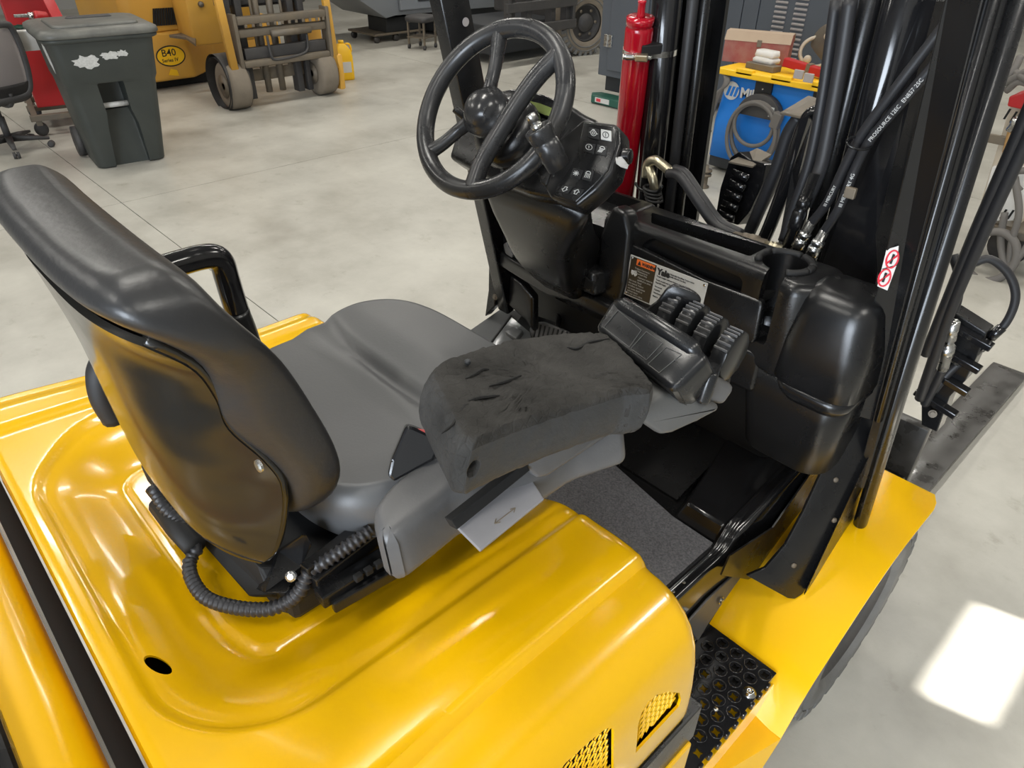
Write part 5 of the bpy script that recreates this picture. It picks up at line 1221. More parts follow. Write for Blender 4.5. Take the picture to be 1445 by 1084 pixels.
q = new(); tube(q, crom([V((-0.02, -0.25, 0.60)), V((0.02, -0.33, 0.45)), V((0.06, -0.35, 0.32)), V((0.10, -0.36, 0.20))], 5), 0.016, 8); obj('cart_cable', q, 'black_matt', RC_, 60)
for x in (0.25, 0.31): 
    q = new(); tube(q, crom([V((x, -0.40, 0.19)), V((x, -0.40, 0.27)), V((x+0.03, -0.40, 0.30)), V((x+0.06, -0.40, 0.27)), V((x+0.06, -0.40, 0.19))], 3), 0.006, 8); obj('cart_hook', q, 'steel', RC_, 60)
# white tub with a green rag, hanging on the cart
tb = at(44, 54, x=-7.62)
TUB = root('white_tub', 'small white plastic tub with a green rag over it, beside the bin lid', 'tub', (tb.x, tb.y, tb.z-0.085), math.radians(80))
bm = new(); loft(bm, [rrz(0.20, 0.15, 0.03, 0.0), rrz(0.24, 0.18, 0.03, 0.14), rrz(0.26, 0.20, 0.03, 0.145), rrz(0.26, 0.20, 0.03, 0.165), rrz(0.22, 0.16, 0.03, 0.165), rrz(0.20, 0.14, 0.03, 0.08)]); obj('tub_body', bm, 'white', TUB, 40)
bm = new(); grid(bm, [[V((lerp(-0.15, 0.06, i/10), lerp(-0.09, 0.09, j/8), 0.178+0.018*noise.noise(V((i*.5, j*.5, 2)))-0.06*max(0, (2-i)/2)**2)) for i in range(11)] for j in range(9)]); bmesh.ops.solidify(bm, geom=bm.faces[:], thickness=0.006)
o_ = obj('green_rag', bm, 'green', TUB, 80)
rg = at(49, 22, x=-7.3)
# hydraulic coupler sticking out above the tub
CPL = root('pipe_coupler', 'short chrome and red pipe coupler at the upper left corner of the bin', 'coupler', at(40, 22, x=-7.25))
p0_, p1_ = V((0, 0, 0)), at(58, 33, x=-7.2)-at(40, 22, x=-7.25); dr = p1_.normalized(); Lc = p1_.length
obj('coupler_tip', lathe(new(), [(-0.10, 0.012), (0.0, 0.014), (0.0, 0.024), (Lc*0.4, 0.024)], p0_, (0, 1, -0.05), 14), 'steel', CPL, 40)
obj('coupler_body', lathe(new(), [(0, 0.03), (0.02, 0.036), (0.09, 0.036), (0.10, 0.02)], V((0, Lc*0.4, 0)), (0, 1, -0.2), 14), 'red_flat', CPL, 40)
q = new(); tube(q, crom([V((0, 0.12, -0.02)), V((0.05, 0.17, -0.06)), V((0.07, 0.19, -0.16)), V((0.07, 0.17, -0.22)), V((0.05, 0.14, -0.16)), V((0.03, 0.12, -0.05))], 4), 0.008, 8); obj('coupler_bail', q, 'steel', CPL, 60)
# ---------------------------------------------------------------- yellow lift truck in the background, facing the camera
B4 = root('lift_truck', 'older yellow lift truck with a black-edged oval badge parked on the far floor', 'forklift', (-8.7, 3.75, 0), 0.0, world=True)
def wbox(name, x0, x1, y0, y1, z0, z1, m, parent, bev=0.01, seg=2, ang=40): return obj(name, dbox(x0, x1, y0, y1, z0, z1, bev, seg), m, parent, ang)
BX = -9.0
y0 = at(190, 100, x=BX).y; yc1 = at(274, 95, x=BX).y
bd = [V((BX-1.6, y0, 0.10)), V((BX-0.1, y0, 0.10)), V((BX, y0+0.1, 0.10)), V((BX, yc1, 0.10)), V((BX-0.35, yc1+0.40, 0.10)), V((BX-0.35, 4.70, 0.10)), V((BX-1.6, 4.70, 0.10))]
BODY = obj('truck_body', prism(new(), bd, (0, 0, 0.50), 0.03, 3), 'yellow_old', B4, 40)
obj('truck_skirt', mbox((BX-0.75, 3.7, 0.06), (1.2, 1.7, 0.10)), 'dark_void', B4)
bd2 = [V((BX-1.6, y0+0.02, 0.60)), V((BX-0.06, y0+0.02, 0.60)), V((BX-0.02, y0+0.12, 0.60)), V((BX-0.02, yc1-0.05, 0.60)), V((BX-0.4, yc1+0.3, 0.60)), V((BX-1.6, 4.6, 0.60))]
BAT = obj('battery_case', prism(new(), bd2, (0, 0, 0.75), 0.03, 2), 'yellow_old', B4, 40)
for k in range(13):
    p = at(lerp(216, 258, k/12), lerp(37, 34, k/12), x=BX-0.013); q = prism(new(), [p, p+V((0, 0.022, 0)), p+V((0, 0.062, 0.17)), p+V((0, 0.040, 0.17))], (0.008, 0, 0)); obj('louvre', q, 'dark_void', BODY)
pa, pb = at(270, 40, x=-8.42), at(308, 40, x=-8.42)
obj('front_panel', prism(new(), [V((-8.42, pa.y, 0.52)), V((-8.42, pb.y+0.5, 0.52)), V((-8.95, pb.y+0.6, 0.52)), V((-8.95, pa.y+0.05, 0.52))], (0, 0, 0.85), 0.02, 2), 'yellow_old', B4, 40)
obj('panel_knob', lathe(new(), [(0, 0.03), (0.03, 0.025)], at(283, 6, x=-8.41), (1, 0, 0), 14), 'dirty_steel', B4, 40)
obj('step_plate', prism(new(), [at(u, v, z=0.60) for u, v in ((238, 49), (262, 45), (276, 53), (276, 62), (262, 52))], (0, 0, -0.03), 0.006), 'dirty_steel', B4)
obj('toe_notch', prism(new(), [at(u, v, x=BX+0.001) for u, v in ((238, 106), (241, 97), (250, 99), (253, 107))], (0.002, 0, 0)), 'yellow_bright', BODY)
# oval badge
bc = at(241, 79, x=BX+0.001); q = prism(new(), [bc+V((0, 0.165*math.cos(2*PI*k/32), 0.110*math.sin(2*PI*k/32))) for k in range(32)], (0.004, 0, 0)); BDG = obj('badge_edge', q, 'ink', BODY)
q = prism(new(), [bc+V((0.0042, 0.152*math.cos(2*PI*k/32), 0.096*math.sin(2*PI*k/32))) for k in range(32)], (0.002, 0, 0)); obj('badge_face', q, 'yellow_bright', BDG)
text('B40', 0.105, 'ink', BDG, bc+V((0.007, -0.10, 0.002)), (0, 1, 0), (0, 0, 1), bold=0.001); text('Series IV', 0.052, 'ink', BDG, bc+V((0.007, -0.11, -0.058)), (0, 1, 0), (0, 0, 1), bold=0.001)
obj('decal', prism(new(), [at(u, v, x=-8.90) for u, v in ((264, 6), (270, 6), (271, 20), (266, 20))], (0.05, 0, 0)), 'white', BODY)
for y in (3.27, 4.30):
    c = V((-7.72, y, 0.235)); q = lathe(new(), [(-0.10, 0.10), (-0.11, 0.18), (-0.09, 0.228), (-0.06, 0.235), (0.06, 0.235), (0.09, 0.228), (0.11, 0.18), (0.10, 0.10)], c, (0, 1, 0), 36); W_ = obj('load_wheel', q, 'dirty_tyre', B4, 40)
    q = lathe(new(), [(-0.115, 0.115), (-0.095, 0.10), (-0.095, 0.04), (-0.115, 0.035), (-0.115, 0.002)], c, (0, 1, 0), 24); obj('wheel_hub', q, 'dirty_steel', W_, 40)
q = lathe(new(), [(-0.12, 0.25), (0.12, 0.25), (0.12, 0.28), (-0.12, 0.28)], V((-7.82, 3.27, 0.25)), (0, 1, 0), 30, caps=False); obj('wheel_guard', q, 'dusty_black', B4, 40)
# mast of that truck
for y in (3.36, 3.48, 4.05, 4.17): wbox('mast_rail', -7.86, -7.74, y-0.035, y+0.035, 0.06, 1.75, 'dusty_black', B4, 0.004)
wbox('mast_cross', -7.90, -7.80, 3.3, 4.25, 0.95, 1.10, 'dusty_black', B4, 0.006); wbox('mast_cross', -7.90, -7.80, 3.3, 4.25, 0.22, 0.34, 'dirty_steel', B4, 0.006)
for y in (3.68, 3.84):
    q = new(); cyl(q, V((-7.78, y, 0.1)), V((-7.78, y, 1.5)), 0.035, 14); obj('lift_cylinder', q, 'dirty_steel', B4, 40)
for y in (3.60, 3.93):
    q = new(); tube(q, [V((-7.72, y, 0.35)), V((-7.72, y, 1.5))], 0.014, 8); obj('mast_chain', q, 'dirty_steel', B4, 60)
# yellow slanted mast guards
for y in (3.25, 4.42): bar(V((-7.58, y, 0.28)), V((-7.66, y-0.02, 1.6)), 0.055, 0.075, 'mast_guard', 'yellow_old', B4)
# carriage
CG = wbox('carriage_bar', -7.66, -7.56, 3.36, 4.36, 0.80, 0.87, 'dirty_steel', B4, 0.012)
wbox('carriage_bar', -7.66, -7.58, 3.36, 4.36, 0.68, 0.76, 'dirty_steel', B4, 0.02); wbox('carriage_bar', -7.66, -7.56, 3.36, 4.36, 0.40, 0.47, 'dirty_steel', B4, 0.02); wbox('carriage_plate', -7.67, -7.60, 3.40, 4.34, 0.47, 0.58, 'dusty_black', B4, 0.01)
for y in (3.34, 4.38): wbox('carriage_end', -7.70, -7.56, y-0.02, y+0.02, 0.36, 0.90, 'dirty_steel', B4, 0.008)
q = new(); cyl(q, V((-7.56, 3.70, 0.70)), V((-7.56, 4.15, 0.70)), 0.035, 14); obj('shift_cylinder', q, 'dirty_steel', B4, 40)
for k in range(12): obj('rack_tooth', mbox((-7.555, 3.44+0.08*k, 0.79), (0.012, 0.03, 0.03), None, 0.003), 'dirty_steel', CG)
q = new(); tube(q, crom([V((-7.58, 3.66, 0.68)), V((-7.56, 3.66, 0.50)), V((-7.56, 3.72, 0.45)), V((-7.56, 4.0, 0.47)), V((-7.58, 4.10, 0.52)), V((-7.60, 4.12, 0.68))], 4), 0.014, 8); obj('carriage_hose', q, 'dusty_black', B4, 60)
wbox('cowl_block', -8.0, -7.85, 3.45, 4.3, 0.92, 1.35, 'dusty_black', B4, 0.02)
wbox('yellow_side_panel', -8.15, -7.98, 4.30, 4.52, 0.15, 0.80, 'yellow_old', B4, 0.02)
wbox('outrigger_side', -8.1, -7.55, 4.43, 4.50, 0.05, 0.42, 'yellow_old', B4, 0.02)
# yellow jug beside it
JG = root('yellow_jug', 'bright yellow plastic jug with a paper label behind the old lift truck', 'jug', at(487, 112, z=0), math.radians(75))
bm = new(); loft(bm, [rrz(0.20, 0.15, 0.03, 0.0), rrz(0.22, 0.16, 0.035, 0.02), rrz(0.22, 0.16, 0.035, 0.27), rrz(0.18, 0.13, 0.03, 0.34), rrz(0.09, 0.08, 0.025, 0.40), rrz(0.06, 0.06, 0.02, 0.41)]); obj('jug_body', bm, 'yellow_bright', JG, 40)
q = new(); cyl(q, V((0, 0, 0.41)), V((0, 0, 0.44)), 0.033, 16); obj('jug_cap', q, 'yellow_bright', JG, 40)
obj('jug_label', mbox((0.02, -0.081, 0.15), (0.11, 0.002, 0.12)), 'print_white', JG)
q = new(); tube(q, crom([V((0.05, 0, 0.40)), V((0.10, 0, 0.39)), V((0.115, 0, 0.33)), V((0.10, 0, 0.28))], 4), 0.012, 8); obj('jug_handle', q, 'yellow_bright', JG, 60)
# ---------------------------------------------------------------- grey machine, trolley, stool
MC = root('grey_machine', 'large grey sheet-metal machine at the top of the picture, over a dark chassis', 'machine', (-10.4, 8.0, 0), 0.0, world=True)
P = [at(470, -25, x=-9.9), at(545, 26, x=-9.9), at(558, 22, x=-9.9), at(720, 8, x=-9.9), at(720, -60, x=-9.9), at(470, -70, x=-9.9)]
obj('machine_hull', prism(new(), P, (-1.2, 0, 0), 0.01), 'grey_machine', MC, 40)
obj('hull_side', mbox((-9.87, 7.6, 0.66), (0.05, 1.3, 0.42), None, 0.01), 'grey_machine', MC)
obj('hull_slot', mbox((-9.835, 7.55, 0.58), (0.02, 0.55, 0.05), None, 0.004), 'cab_dark', MC)
obj('machine_base', mbox((-10.5, 8.8, 0.26), (1.0, 2.0, 0.42), None, 0.01), 'cab_dark', MC)
TL = root('machine_dolly', 'low dark box on a four-caster dolly under the grey machine', 'dolly', (-10.55, 7.05, 0), 0.0, world=True)
obj('dolly_box', mbox((-10.35, 7.15, 0.23), (0.5, 0.62, 0.2), None, 0.01), 'cab_dark', TL); obj('dolly_label', mbox((-10.095, 7.28, 0.30), (0.006, 0.12, 0.12)), 'print_grey', TL)
obj('dolly_plate', mbox((-10.45, 7.05, 0.115), (0.75, 0.9, 0.03), None, 0.005), 'dirty_steel', TL)
for x in (-10.75, -10.12):
    for y in (6.66, 7.02, 7.44):
        q = new(); lathe(q, [(-0.02, 0.01), (-0.02, 0.05), (0.02, 0.05), (0.02, 0.01)], V((x, y, 0.05)), (1, 0.2, 0), 16); c_ = obj('caster', q, 'dusty_black', TL, 40)
st = at(604, 76, z=0)
ST = root('shop_stool', 'small dark-topped stool with steel legs beside the machine dolly', 'stool', (-9.35, 6.95, 0), 0.3)
bm = new(); loft(bm, [rrz(0.34, 0.34, 0.06, 0.36), rrz(0.38, 0.38, 0.08, 0.38), rrz(0.38, 0.38, 0.08, 0.42), rrz(0.34, 0.34, 0.08, 0.44)]); obj('stool_seat', bm, 'dusty_black', ST, 40)
for x in (-0.14, 0.14):
    for y in (-0.14, 0.14):
        l_ = obj('leg', prism(new(), [V((x-0.012, y-0.012, 0.06)), V((x+0.012, y-0.012, 0.06)), V((x+0.012, y+0.012, 0.06)), V((x-0.012, y+0.012, 0.06))], (0, 0, 0.31)), 'dirty_steel', ST)
        q = new(); lathe(q, [(-0.015, 0.01), (-0.015, 0.032), (0.015, 0.032), (0.015, 0.01)], V((x, y, 0.032)), (1, 0.3, 0), 14); obj('caster', q, 'dusty_black', l_, 40)
obj('stool_shelf', mbox((0, 0, 0.16), (0.32, 0.32, 0.015)), 'dirty_steel', ST)
# ---------------------------------------------------------------- dark lift truck with a big tyre
BK4 = root('lift_truck', 'dusty black lift truck with a large grooved tyre, behind the steering wheel', 'forklift', (-7.9, 8.0, 0), 0.0, world=True)
def bigtyre(c, r, w_, parent):
    prof = [(-w_/2+0.02, r*0.58), (-w_/2, r*0.66), (-w_/2-0.004, r*0.80), (-w_/2, r*0.90), (-w_/2+0.03, r*0.97), (-w_/2+0.06, r), (w_/2-0.06, r), (w_/2-0.03, r*0.97), (w_/2, r*0.90), (w_/2, r*0.66), (w_/2-0.02, r*0.58)]
    t = obj('drive_tyre', lathe(new(), prof, c, (1, -0.25, 0), 48, caps=False), 'dirty_tyre', parent, 35)
    axd = V((1, -0.25, 0)).normalized(); u_, v_, _ = frame(axd)
    for k in range(28):
        a = 2*PI*k/28; d_ = u_*math.cos(a)+v_*math.sin(a); tg = axd.cross(d_)
        q = new(); box(q, c+axd*(w_/2-0.012)+d_*r*0.94, (0.035, 0.045, 0.075), Matrix((axd, tg, d_)).transposed(), 0.006); obj('tread_lug', q, 'rubber', t)
    for rr_ in (0.86, 0.74):
        q = new(); tube(q, [c+axd*(w_/2)+(u_*math.cos(2*PI*k/40)+v_*math.sin(2*PI*k/40))*r*rr_ for k in range(40)], 0.010, 6, closed=True); obj('sidewall_ring', q, 'rubber', t, 180)
    q = lathe(new(), [(w_/2-0.06, r*0.60), (w_/2-0.03, r*0.56), (w_/2-0.08, r*0.50), (w_/2-0.08, r*0.30), (w_/2-0.02, r*0.26), (w_/2-0.01, 0.02)], c, axd, 32); rm = obj('wheel_rim', q, 'dusty_black', t, 40)
    for k in range(6):
        a = 2*PI*k/6; q = new(); lathe(q, [(0, 0.022), (0.03, 0.022)], c+axd*(w_/2-0.08)+(u_*math.cos(a)+v_*math.sin(a))*r*0.40, axd, 8); obj('wheel_nut', q, 'dirty_steel', rm, 40)
bigtyre(V((-7.52, 8.42, 0.42)), 0.42, 0.30, BK4)
obj('chassis', mbox((-8.3, 8.9, 0.9), (1.5, 1.6, 0.9), None, 0.03), 'dusty_black', BK4)
for y in (6.95, 7.25, 7.70, 8.00): obj('mast_rail', mbox((-7.45, y, 0.9), (0.12, 0.09, 1.05), None, 0.006), 'dusty_black', BK4)
for z in (0.45, 0.72, 1.0): obj('carriage_bar', mbox((-7.36, 7.45, z), (0.07, 1.30, 0.11), None, 0.008), 'dusty_black', BK4)
for y in (6.85, 8.05): obj('carriage_end', mbox((-7.38, y, 0.72), (0.10, 0.05, 0.68), None, 0.008), 'dusty_black', BK4)
obj('underbody', mbox((-8.2, 7.8, 0.30), (1.0, 1.9, 0.36), None, 0.02), 'cab_dark', BK4)
# ---------------------------------------------------------------- slate cabinets
def cabinet(x0, x1, y0, y1, z0, z1, label, base=True):
    r_ = root('slate_cabinet', label, 'cabinet', ((x0+x1)/2, (y0+y1)/2, 0), 0.0, world=True)
    obj('cabinet_body', dbox(x0, x1, y0, y1, z0, z1, 0.008, 2), 'cab', r_)
    return r_
CB1 = cabinet(-5.52, -4.86, 6.50, 7.4, 0.26, 2.0, 'tall slate grey cabinet with steel hinges left of the red canister')
D_ = obj('door', dbox(-5.38, -4.90, 6.475, 6.505, 0.33, 1.96, 0.006), 'cab', CB1)
for z in (0.62, 1.45):
    h_ = obj('hinge', dbox(-5.44, -5.395, 6.465, 6.478, z-0.06, z+0.06, 0.003), 'steel', D_); obj('hinge', dbox(-5.375, -5.33, 6.462, 6.475, z-0.06, z+0.06, 0.003), 'steel', D_)
    q = new(); cyl(q, V((-5.385, 6.468, z-0.06)), V((-5.385, 6.468, z+0.06)), 0.010, 10); obj('hinge_pin', q, 'steel', D_)
obj('plinth', dbox(-5.45, -4.92, 6.56, 7.3, 0.10, 0.27, 0.004), 'cab_dark', CB1)
q = new(); lathe(q, [(0, 0.05), (0.02, 0.05)], V((-5.10, 6.57, 0.20)), (0, -1, 0), 20); obj('plinth_knob', q, 'mesh_grey', CB1, 40)
SK = root('green_skate', 'dark green machine skate with a white label under the slate cabinet', 'skate', (-5.2, 6.4, 0), 0.0, world=True)
obj('skate_body', prism(new(), [V((-5.50, 6.40, 0.01)), V((-5.42, 6.30, 0.01)), V((-4.85, 6.30, 0.01)), V((-4.85, 6.50, 0.01)), V((-5.44, 6.50, 0.01))], (0, 0, 0.08), 0.008), 'green', SK)
obj('skate_label', mbox((-5.26, 6.298, 0.052), (0.20, 0.004, 0.05)), 'print_white', SK); obj('skate_stamp', mbox((-5.31, 6.295, 0.052), (0.06, 0.004, 0.03)), 'print_red', SK)
CB2 = cabinet(-4.75, -2.70, 7.02, 7.9, 0.10, 2.1, 'wide slate grey cabinet with louvred doors behind the blue welder')
for x0, x1 in ((-4.72, -4.16), (-4.15, -3.98), (-3.97, -2.73)): obj('door', dbox(x0, x1, 7.0, 7.03, 0.14, 2.06, 0.004), 'cab', CB2)
DR = [o for o in CB2.children if o.name.startswith('door')][-1]
for cx_, k0 in ((-3.745, 0), (-3.545, 0)):
    for k in range(16): obj('louvre', mbox((cx_, 6.992, 0.55+0.042*k), (0.125, 0.016, 0.016), Matrix.Rotation(0.5, 3, 'X'), 0.002), 'print_white' if False else 'mesh_grey', DR)
obj('latch', mbox((-3.16, 6.985, 1.03), (0.05, 0.03, 0.16), None, 0.006), 'steel', DR)
# ---------------------------------------------------------------- blue welder with things on its yellow top
WD = root('welder', 'blue fabric-covered welder with a yellow top tray and a round white logo', 'welder', (-2.75, 5.6, 0), 0.0, world=True)
bm = new(); loft(bm, [rrz(1.06, 0.60, 0.04, z, -2.72, 5.62) if z < 0.7 else rrz(0.98, 0.56, 0.04, z, -2.72, 5.62) for z in (0.12, 0.40, 0.72, 0.76)]); WB = obj('welder_cover', bm, 'blue', WD, 40)
obj('welder_base', dbox(-3.24, -2.2, 5.34, 5.9, 0.03, 0.13, 0.01), 'cab_dark', WD)
TY = obj('top_tray', mbox((-2.74, 5.58, 0.785), (1.02, 0.66, 0.045), None, 0.008, 2), 'yellow_bright', WD)
for x0, x1 in ((-3.08, -2.94), (-2.78, -2.62), (-2.46, -2.36)): obj('tray_lug', dbox(x0, x1, 5.25, 5.30, 0.785, 0.825, 0.004), 'yellow_bright', TY)
obj('strap', dbox(-2.93, -2.79, 5.312, 5.33, 0.52, 0.76, 0.002), 'black_matt', WD); obj('strap', dbox(-2.46, -2.36, 5.312, 5.33, 0.13, 0.76, 0.002), 'black_matt', WD)
for x_ in (-2.86, -2.41):
    q = new(); lathe(q, [(0, 0.008), (0.003, 0.006)], V((x_, 5.311, 0.70)), (0, -1, 0), 10); obj('strap_stud', q, 'steel', WD)
lc = at(1032, 128, y=5.322); q = new(); lathe(q, [(0, 0.068), (0.002, 0.068)], V((lc.x, 5.326, lc.z)), (0, -1, 0), 32); LG = obj('logo_disc', q, 'print_white', WD)
for k in range(3):
    q = prism(new(), [V((lc.x-0.045+0.034*k, 5.3235, lc.z-0.040)), V((lc.x-0.022+0.034*k, 5.3235, lc.z-0.040)), V((lc.x-0.002+0.034*k, 5.3235, lc.z+0.034)), V((lc.x-0.025+0.034*k, 5.3235, lc.z+0.034))], (0, -0.001, 0)); obj('logo_bar', q, 'blue', LG)
text('Miller', 0.10, 'print_white', WD, V((lc.x+0.085, 5.315, lc.z-0.032)), (1, 0, 0), (0, 0, 1), bold=0.004)
# coiled cable and its round hanger
hc2 = at(1066, 172, y=5.24)
HG = obj('cable_hanger', prism(new(), [V((hc2.x+0.185*math.cos(math.radians(a)), 5.25, hc2.z+0.03+0.17*math.sin(math.radians(a)))) for a in range(0, 181, 12)], (0, 0.07, 0), 0.006), 'dusty_black', WD, 40)
obj('hanger_label', mbox((hc2.x+0.11, 5.246, hc2.z+0.09), (0.04, 0.003, 0.07)), 'print_white', HG)
for rx, rz_, dz_, dy in ((0.20, 0.235, -0.09, 0.02), (0.19, 0.22, -0.075, 0.0), (0.165, 0.155, -0.02, -0.02), (0.205, 0.25, -0.105, -0.03)):
    ring = [V((hc2.x+rx*math.cos(2*PI*k/40), 5.235+dy, hc2.z+dz_+rz_*math.sin(2*PI*k/40))) for k in range(40)]; obj('cable_loop', tube(new(), ring, 0.0155, 8, closed=True), 'hose_dusty', WD, 180)
obj('cable_plug', mbox(at(1096, 170, y=5.22), (0.07, 0.06, 0.12), Matrix.Rotation(0.2, 3, 'Y'), 0.01), 'hose_dusty', WD)
for k in range(3):
    q = new(); tube(q, crom([at(1016+3*k, 96, y=5.35), at(1024+2*k, 112+2*k, y=5.25), at(1015-3*k, 135, y=5.25), at(1004-2*k, 165, y=5.30), at(998, 190+4*k, y=5.32)], 4), 0.013, 8); obj('side_cable', q, 'hose_dusty', WD, 60)
for u, v in ((1004, 143), (998, 182)):
    q = new(); lathe(q, [(0, 0.010), (0.004, 0.008)], at(u+5, v+3, y=5.315), (0, -1, 0), 10); obj('cover_stud', q, 'dirty_steel', WD)
ZT_ = 0.808
# faded red toolbox on the tray
t0, t1 = at(1018, 92, z=ZT_+0.02), at(1100, 84, z=ZT_+0.02)
TB = root('red_toolbox', 'faded red metal toolbox with a dusty lid on the welder tray', 'toolbox', (-3.17, 5.68, ZT_), math.radians(20))
bm = new(); loft(bm, [[V((x, y, z)) for y, z in ((-0.10, 0.0), (0.10, 0.0), (0.10, 0.16), (0.055, 0.215), (-0.055, 0.215), (-0.10, 0.16))] for x in (-0.25, 0.25)]); obj('toolbox_body', bm, 'red_old', TB)
bm = new(); loft(bm, [[V((x, y, z)) for y, z in ((-0.105, 0.158), (-0.057, 0.222), (0.057, 0.222), (0.105, 0.158), (0.057, 0.216), (-0.057, 0.216))] for x in (-0.255, 0.255)]); TLID = obj('toolbox_lid', bm, 'tan_dust', TB)
obj('toolbox_latch', mbox((0.02, -0.106, 0.15), (0.035, 0.008, 0.05), None, 0.002), 'dirty_steel', TB)
# white adapter on a block, red level, clamp, helmet, board
AD = root('white_adapter', 'small white plastic adapter lying on a grey bracket on the welder tray', 'adapter', at(1083, 96, z=ZT_)+V((0.0, -0.04, 0)), math.radians(-8))
bm = new(); loft(bm, [rrz(0.17, 0.10, 0.02, 0.085), rrz(0.18, 0.11, 0.03, 0.10), rrz(0.17, 0.10, 0.03, 0.13)]); obj('adapter_top', bm, 'white', AD, 40)
bm = new(); loft(bm, [rrz(0.18, 0.12, 0.02, 0.045), rrz(0.19, 0.13, 0.03, 0.07), rrz(0.15, 0.10, 0.03, 0.088)]); obj('adapter_body', bm, 'white', AD, 40)
obj('adapter_bracket', mbox((0.02, -0.05, 0.022), (0.26, 0.10, 0.044), None, 0.004), 'dirty_steel', AD)
LV = root('red_bar', 'red painted steel bar with a grip lying along the welder tray', 'bar', at(1135, 105, z=ZT_+0.01), math.radians(-3))
obj('bar_body', mbox((0, 0, 0.045), (0.36, 0.06, 0.06), Matrix.Rotation(0.10, 3, 'Y'), 0.006), 'red_flat', LV); obj('bar_end', prism(new(), [V((0.17, -0.035, 0.0)), V((0.24, -0.035, 0.0)), V((0.27, -0.035, 0.03)), V((0.24, -0.035, 0.06)), V((0.17, -0.035, 0.06))], (0, 0.07, 0), 0.006), 'red_flat', LV)
obj('bar_grip', prism(new(), [V((0.12, 0.02, 0.06)), V((0.17, 0.02, 0.06)), V((0.21, 0.02, 0.15)), V((0.16, 0.02, 0.15))], (0, 0.02, 0), 0.006), 'buckle_red', LV)
obj('bar_band', mbox((0.03, 0, 0.045), (0.03, 0.064, 0.066), Matrix.Rotation(0.10, 3, 'Y')), 'dirty_steel', LV)
for k, (u, v) in enumerate(((1131, 104), (1145, 109))):
    bk_ = tag(obj('steel_clip', mbox(at(u, v, z=ZT_+0.045)+V((0, -0.04, 0)), (0.07, 0.02, 0.06), None, 0.004), 'mesh_grey'), ['bare steel clip standing in front of the red bar, nearer the white adapter', 'bare steel clip at the right end of the red bar'][k], 'clip', 'steel clips on the welder tray')
HM = root('welding_helmet', 'dusty grey welding helmet with round pivot knobs on the welder tray', 'helmet', at(1138, 92, z=ZT_+0.015)+V((0.04, 0.10, 0)), math.radians(20))
rows = []
for j in range(9):
    t = j/8; z = 0.30*t; r_ = 0.13*math.sin(PI*(0.28+0.62*t))+0.015
    rows.append([V((r_*1.25*math.cos(math.radians(a)), r_*math.sin(math.radians(a)), z)) for a in range(60, 301, 15)])
bm = new(); grid(bm, rows); bmesh.ops.solidify(bm, geom=bm.faces[:], thickness=0.012); bmesh.ops.transform(bm, matrix=Matrix.Rotation(math.radians(38), 4, 'Y') @ Matrix.Translation((0.02, 0, 0.02)), verts=bm.verts)
bmesh.ops.transform(bm, matrix=Matrix.Translation((0, 0, 0.05)), verts=bm.verts)
HS = obj('helmet_shell', bm, 'white_wear' if False else 'dirty_tyre', HM, 50)
q = new(); ring = [V((-0.02+0.12*math.cos(2*PI*k/30), -0.08+0.03*math.sin(2*PI*k/30), 0.10+0.10*math.sin(2*PI*k/30))) for k in range(30)]; tube(q, ring, 0.014, 8, closed=True); obj('head_band', q, 'beige', HM, 180)
for x, z in ((-0.07, 0.05), (0.04, 0.22)):
    q = new(); lathe(q, [(0, 0.03), (0.02, 0.03), (0.03, 0.02)], V((x, -0.12, z)), (0, -1, 0), 16); obj('pivot_knob', q, 'beige', HM, 40)
BRD = tag(obj('dark_board', mbox((-2.30, 5.62, ZT_+0.11), (0.10, 0.24, 0.20), Matrix.Rotation(0.15, 3, 'Y'), 0.006), 'dusty_black'), 'dark open box at the right end of the welder tray', 'box')
# pad under it all: dirty brown block below the tray's end
# levelling jack left standing on the floor between mast rails and welder
jp = at(992, 264, z=0)
JK = root('levelling_foot', 'small threaded steel levelling foot standing on the floor by the welder', 'levelling foot', jp)
obj('foot_stem', lathe(new(), [(0, 0.045), (0.01, 0.045), (0.012, 0.028), (0.09, 0.028), (0.092, 0.05), (0.108, 0.05), (0.110, 0.032), (0.125, 0.032), (0.127, 0.05), (0.14, 0.05), (0.142, 0.022), (0.175, 0.022)], V((0, 0, 0)), (0, 0, 1), 18), 'dirty_steel', JK, 30)
# ---------------------------------------------------------------- clutter cart behind the right-hand hoses
CC = root('hose_cart', 'dusty beige cart with slotted panels and tangled hoses at the right edge', 'cart', (-0.95, 5.05, 0), 0.0, world=True)
obj('cart_panel', prism(new(), [at(1370, 330, y=5.0), at(1425, 150, y=5.0), at(1475, 150, y=5.0), at(1430, 330, y=5.0)], (0, 0.35, 0), 0.008), 'beige', CC)
obj('cart_panel', prism(new(), [at(1378, 312, y=4.97), at(1400, 235, y=4.97), at(1450, 235, y=4.97), at(1440, 312, y=4.97)], (0, 0.05, 0), 0.006), 'white', CC)
for u, v in ((1415, 168), (1424, 172), (1410, 308), (1420, 309), (1430, 310)): 
    p = at(u, v, y=4.968); obj('vent_slot', prism(new(), [p, p+V((0.012, 0, 0)), p+V((0.024, 0, 0.06)), p+V((0.012, 0, 0.06))], (0, 0.002, 0)), 'dark_void', CC)
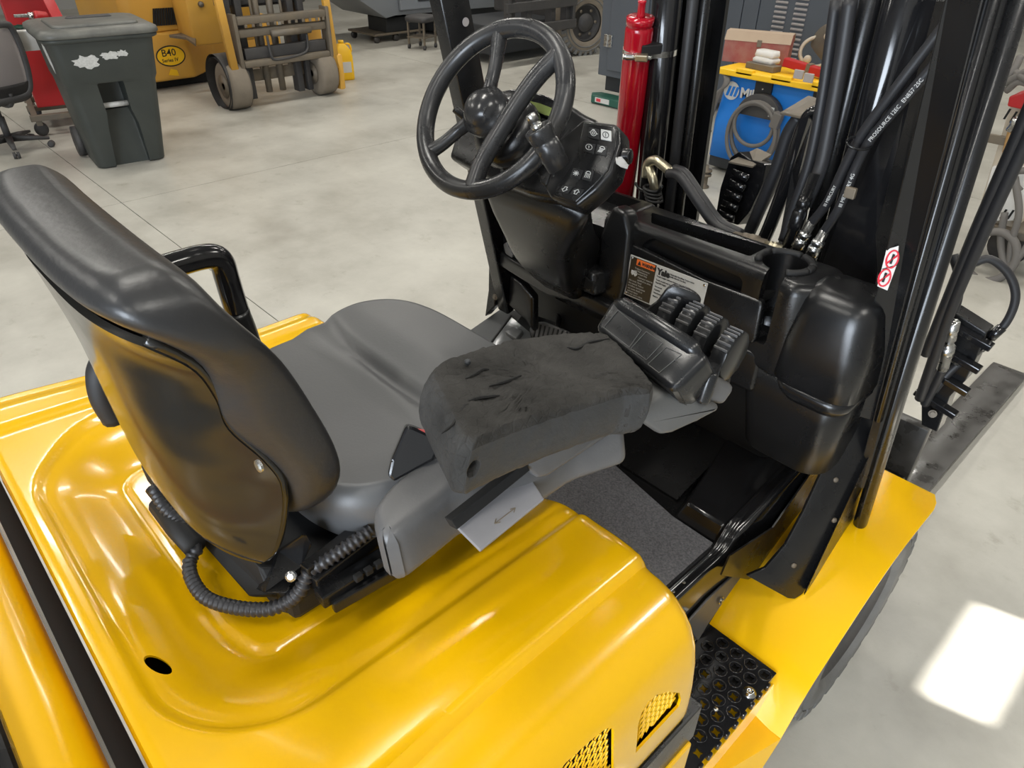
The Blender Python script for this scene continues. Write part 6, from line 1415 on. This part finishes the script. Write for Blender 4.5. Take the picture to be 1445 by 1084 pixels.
obj('red_cap', prism(new(), [at(1421, 150, y=4.95), at(1424, 136, y=4.95), at(1450, 130, y=4.95), at(1447, 156, y=4.95)], (0, 0.2, 0), 0.008), 'red_flat', CC)
q = new(); lathe(q, [(0, 0.022), (0.04, 0.022), (0.04, 0.03), (0.07, 0.03), (0.07, 0.018), (0.11, 0.018), (0.11, 0.024), (0.13, 0.024)], at(1424, 185, y=4.9), (0.35, 0, 1), 12); obj('valve', q, 'steel', CC, 30)
q = new(); cyl(q, at(1418, 215, y=4.9), at(1426, 185, y=4.9), 0.014, 10); obj('brass_pipe', q, 'wood', CC); obj('band_clip', mbox(at(1413, 198, y=4.93), (0.14, 0.02, 0.05), None, 0.004), 'dirty_steel', CC)
for P in ([(1440, 80, 5.0), (1430, 100, 4.95), (1415, 118, 4.95), (1440, 105, 4.92), (1470, 90, 4.9)], [(1425, 95, 5.0), (1445, 110, 4.9), (1475, 120, 4.9)], [(1420, 128, 4.95), (1440, 115, 4.92), (1470, 128, 4.9)],
          [(1418, 300, 4.9), (1412, 340, 4.88), (1420, 375, 4.86), (1440, 360, 4.86), (1460, 330, 4.9)], [(1432, 250, 4.9), (1438, 300, 4.87), (1428, 340, 4.87), (1424, 375, 4.87)], [(1440, 270, 4.9), (1420, 245, 4.9), (1455, 240, 4.9)]):
    obj('loose_hose', tube(new(), crom([at(u, v, y=y) for u, v, y in P], 6), 0.020, 8), 'hose_dusty', CC, 60)
wc = at(1398, 362, y=4.85); q = [wc+V((0.13*math.cos(2*PI*k/36), 0.02*math.sin(2*PI*k/36), 0.15*math.sin(2*PI*k/36))) for k in range(36)]; obj('hose_coil', tube(new(), q, 0.024, 10, closed=True), 'hose_dusty', CC, 180)
q = new(); lathe(q, [(-0.03, 0.03), (-0.03, 0.12), (0.03, 0.12), (0.03, 0.03)], V((wc.x+0.02, 5.15, 0.12)), (0, 1, 0), 24); obj('cart_wheel', q, 'dusty_black', CC, 40)
obj('cart_frame', mbox((-0.80, 5.15, 0.25), (0.5, 0.4, 0.05), None, 0.006), 'dirty_steel', CC)
